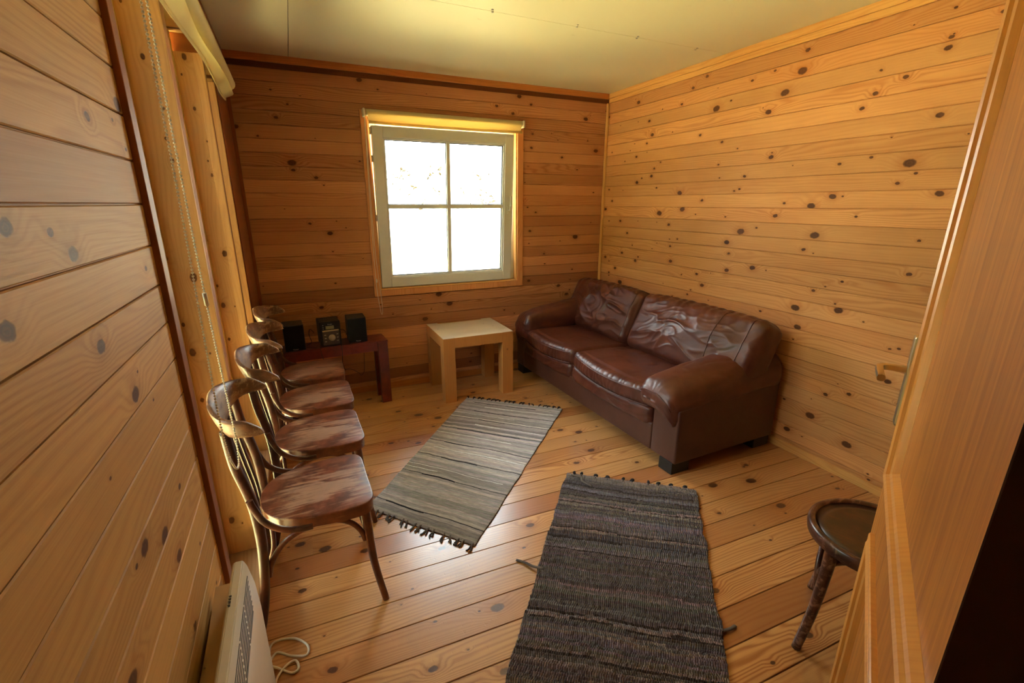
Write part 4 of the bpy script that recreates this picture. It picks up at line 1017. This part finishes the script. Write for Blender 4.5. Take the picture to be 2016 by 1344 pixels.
# ------------------------------------------------------------------ heater, cardboard, cord
t = thing('panel_heater', 'cream electric panel heater standing at the left wall', 'heater', (-0.222, 0.74, 0))
hl = 0.46; ht = 0.708
bm = bmesh.new(); prof = [(-0.024, 0.06), (0.016, 0.06), (0.022, 0.09), (0.022, 0.55), (0.018, 0.63), (0.008, 0.69), (0.001, ht), (-0.018, ht + 0.001), (-0.024, ht - 0.007)]
ra = [bm.verts.new((x, -hl, z)) for x, z in prof]; rb = [bm.verts.new((x, hl, z)) for x, z in prof]; n = len(prof)
for k in range(n): bm.faces.new((ra[k], rb[k], rb[(k + 1) % n], ra[(k + 1) % n]))
bm.faces.new(list(reversed(ra))); bm.faces.new(rb); bmesh.ops.recalc_face_normals(bm, faces=bm.faces[:]); bmesh.ops.bevel(bm, geom=bm.edges[:], offset=0.002, segments=2, affect='EDGES')
shade(obj('casing', bm, M['cream'], t), 25)
bm = bmesh.new()
for g_ in range(5):
    for rr in range(8):
        zc = 0.682 - rr * 0.0085
        xs = 0.008 + (0.69 - zc) / 0.06 * 0.010 if zc > 0.63 else 0.018 + (0.63 - zc) / 0.08 * 0.004
        y1_ = hl - 0.035 - g_ * 0.105 - rr * 0.0085
        box(bm, (xs - 0.003, y1_ - 0.097, zc - 0.0016), (xs + 0.0008, y1_, zc + 0.0016))
obj('vent_slots', bm, M['gasket'], t)
for yy in (-0.3, 0.3):
    bm = bmesh.new(); box(bm, (-0.024, yy - 0.02, 0.0), (0.022, yy + 0.02, 0.062), 0.003); obj('foot', bm, M['cream'], t)
bm = bmesh.new()
for k, (a_, b_) in enumerate(((0, .006), (.009, .015), (.018, .026), (.029, .036))):
    box(bm, (-0.014, 0.34 - b_, ht + 0.0008), (-0.0175, 0.34 - a_, ht + 0.0014)); box(bm, (-0.0145, 0.34 - b_, ht + 0.0008), (-0.013, 0.34 - a_, ht + 0.0014)); box(bm, (-0.019, 0.34 - a_ - 0.002, ht + 0.0008), (-0.013, 0.34 - a_, ht + 0.0014))
obj('printed_mark', bm, M['ink'], t)
bm = bmesh.new(); b0 = Vector((-0.235, 1.30, 0.004))
pts = [(-0.21, 1.27, 0.03), (-0.25, 1.45, 0.006), (-0.262, 1.60, 0.005), (-0.189, 1.602, 0.005), (-0.138, 1.55, 0.005), (-0.14, 1.505, 0.005), (-0.19, 1.52, 0.009), (-0.24, 1.56, 0.005), (-0.262, 1.52, 0.005), (-0.235, 1.49, 0.008), (-0.19, 1.452, 0.005), (-0.168, 1.462, 0.005), (-0.178, 1.498, 0.005), (-0.21, 1.485, 0.009), (-0.24, 1.44, 0.008), (-0.25, 1.35, 0.005)]
tube(bm, [Vector(p) - b0 for p in pts], 0.0042, 8, 8, up=(0, 0, 1)); tag(obj('power_cord', bm, M['cord_white'], loc=b0), 'pale power cord coiled on the floor beside the heater', 'cord')
t = thing('cardboard_box', 'flattened brown cardboard box stuck between heater and left wall', 'box', (-0.302, 0.9, 0))
def poly(bm, pts2, x0_, x1_):
    a_ = [bm.verts.new((x0_, y, z)) for y, z in pts2]; b_ = [bm.verts.new((x1_, y, z)) for y, z in pts2]; n_ = len(pts2)
    for k in range(n_): bm.faces.new((a_[k], a_[(k + 1) % n_], b_[(k + 1) % n_], b_[k]))
    bm.faces.new(list(reversed(a_))); bm.faces.new(b_); bmesh.ops.recalc_face_normals(bm, faces=bm.faces[:])
bm = bmesh.new(); poly(bm, [(-0.5, 0), (0.30, 0), (0.30, 0.60), (-0.5, 0.60)], 0.0, 0.046); obj('carton', bm, M['card'], t)
bm = bmesh.new(); poly(bm, [(0.10, 0.602), (0.325, 0.625), (0.325, 0.629), (0.10, 0.606)], 0.004, 0.050); obj('flap', bm, M['card'], t)
bm = bmesh.new(); poly(bm, [(-0.45, 0.604), (0.16, 0.608), (0.16, 0.612), (-0.45, 0.608)], 0.010, 0.050); obj('flap', bm, M['card'], t)

# ------------------------------------------------------------------ open door
dd = Vector((-0.876, -0.482, 0)).normalized(); E_ = Vector((1.403, 0.583, 0)); DW = 0.96
hinge = E_ + dd * DW
door = bpy.data.objects.new('door_1', None); S.collection.objects.link(door); tag(door, kind='structure')
door.location = hinge; door.rotation_euler = (0, 0, math.atan2(-dd.y, -dd.x))      # local +x from hinge to free edge, +y = side towards room
DH = 2.14; z0 = 0.012; sw_ = 0.098; sh_ = 0.0
bm = bmesh.new(); th = 0.040
cuts = [(0.19, 0.735), (0.925, DH - 0.12)]
box(bm, (0, -th, z0), (sh_ + .02, 0, DH), 0.001); box(bm, (DW - sw_, -th, z0), (DW, 0, DH), 0.003)
zz = [z0, cuts[0][0], cuts[0][1], cuts[1][0], cuts[1][1], DH]
for a_, b_ in ((zz[0], zz[1]), (zz[2], zz[3]), (zz[4], zz[5])): box(bm, (sh_ + .02, -th, a_), (DW - sw_, 0, b_), 0.002)
obj('door_leaf', bm, M['door'], door)
for a_, b_ in cuts:
    bm = bmesh.new(); box(bm, (sh_ + 0.018, -0.028, a_ - 0.002), (DW - sw_ + 0.002, -0.012, b_ + 0.002)); obj('door_panel', bm, M['door'], door)
    bm = bmesh.new(); x0, x1 = sh_ + 0.02, DW - sw_
    # mitred moulding frame swept round the panel
    prof = [(-0.012, -0.004), (-0.012, 0.010), (-0.009, 0.013), (-0.004, 0.013), (-0.001, 0.010), (0.002, 0.013), (0.009, 0.017), (0.016, 0.013), (0.019, 0.006), (0.026, 0.002), (0.034, -0.0115), (0.034, -0.016), (-0.012, -0.016)]
    cor = [((x0, a_), (1, 1)), ((x1, a_), (-1, 1)), ((x1, b_), (-1, -1)), ((x0, b_), (1, -1))]
    rings = [[bm.verts.new((c[0] + s[0] * p[0], p[1], c[1] + s[1] * p[0])) for p in prof] for c, s in cor]
    for i in range(4):
        r0, r1 = rings[i], rings[(i + 1) % 4]
        for k in range(len(prof)):
            bm.faces.new((r0[k], r1[k], r1[(k + 1) % len(prof)], r0[(k + 1) % len(prof)]))
    bmesh.ops.recalc_face_normals(bm, faces=bm.faces[:])
    obj('panel_moulding', bm, M['mould'], door)
hd = bpy.data.objects.new('door_handle', None); S.collection.objects.link(hd); hd.parent = door; hd.location = (DW - 0.030, 0, 1.198); hd['label'] = 'brass lever handle on a long plate'
bm = bmesh.new(); box(bm, (-0.019, -0.001, -0.150), (0.019, 0.016, 0.090), 0.005); obj('plate', bm, M['brass'], hd)
bm = bmesh.new(); sweep(bm, cr([(0, 0.005, 0), (0, 0.045, 0), (-0.004, 0.062, 0), (-0.018, 0.070, 0), (-0.05, 0.071, 0), (-0.112, 0.069, 0)], 5), (0.009, 0.009), seg=8, power=2.6); shade(obj('lever', bm, M['brass'], hd))
bm = bmesh.new(); box(bm, (-0.006, 0.006, -0.085), (0.006, 0.011, -0.06), 0.002); obj('keyhole', bm, M['gasket'], hd)

# ------------------------------------------------------------------ outside
bm = bmesh.new(); bmesh.ops.create_grid(bm, x_segments=40, y_segments=40, size=22)
for v in bm.verts: v.co.z = -0.55 + 0.25 * noise.noise(v.co * 0.2)
tag(obj('bounce_lawn', bm, M['bounce_lawn']), kind='structure')  # ground added to bounce sunlight up through the windows

bm = bmesh.new(); box(bm, (-1.25, 0.6, 2.62), (-0.55, 5.0, 2.70)); tag(obj('added_shade_roof', bm, M['shadow_wood']), kind='structure')  # unseen roof added to keep sky light off the left windows

bm = bmesh.new(); bmesh.ops.create_grid(bm, x_segments=60, y_segments=20, size=1)
for v in bm.verts:
    yy = 3.0 + v.co.x * 9.0; zz = -0.6 + (v.co.y + 1) * 2.3
    v.co = Vector((-6.0 + 0.5 * noise.noise(Vector((yy, zz, 0))) + 0.25 * noise.noise(Vector((yy * 4, zz * 4, 1))), yy, zz))
tag(obj('sky_screen', bm, M['sky_screen']), kind='structure')  # unseen green screen added to cut low sky light from the left

M['leafdark'] = plain('dark leaves', (44, 38, 22), 0.9); M['palebark'] = plain('pale birch bark', (226, 220, 206), 0.8)
t = thing('birch_sapling', 'sparse sapling outside, its few dark leaves showing through the back window', 'tree', (1.75, 7.0, -0.5))
rs = random.Random(4); K = 7.0 / D
def wpt(px, py): return Vector(((0.75 + (px - 765) * 0.0045) * K - 1.75, rs.uniform(-0.35, 0.35), 1.6 + (1.57 + (408 - py) * 0.0039 - 1.6) * K + 0.5))
bm = bmesh.new(); cl_ = [(793, 338, 12), (777, 352, 7), (842, 338, 7), (852, 330, 5), (800, 374, 5), (818, 398, 3), (822, 408, 3), (950, 338, 6), (985, 400, 2), (955, 388, 8), (968, 392, 7), (944, 393, 4), (900, 370, 2), (866, 372, 2), (852, 378, 2), (963, 372, 3)]
for px, py, n_ in cl_:
    for k in range(n_):
        c_ = wpt(px + rs.uniform(-9, 9), py + rs.uniform(-9, 9)); q_ = bmesh.new(); bmesh.ops.create_icosphere(q_, subdivisions=1, radius=1.0)
        merge(bm, q_, 0, Matrix.Translation(c_) @ Matrix.Rotation(rs.uniform(0, 6), 4, 'Y') @ Matrix.Rotation(rs.uniform(0, 6), 4, 'X') @ Matrix.Diagonal((rs.uniform(.018, .040), 0.01, rs.uniform(.012, .024), 1)))
tag(obj('leaves', bm, M['leafdark'], t), kind='stuff')
bm = bmesh.new(); tube(bm, [(0, 0, -0.1), (0.03, 0, 0.9), (-0.02, 0.02, 1.7), (0.02, 0, 2.6)], [0.03] * 10 + [0.02] * 9 + [0.012] * 6, 8, 8, up=(0, 1, 0))
for px, py, n_ in cl_[::2]: tube(bm, [Vector((0, 0, 1.6)), (Vector((0, 0, 1.9)) + wpt(px, py)) / 2, wpt(px, py)], 0.004, 5, 4, up=(0, 1, 0))
obj('stem', bm, M['palebark'], t)
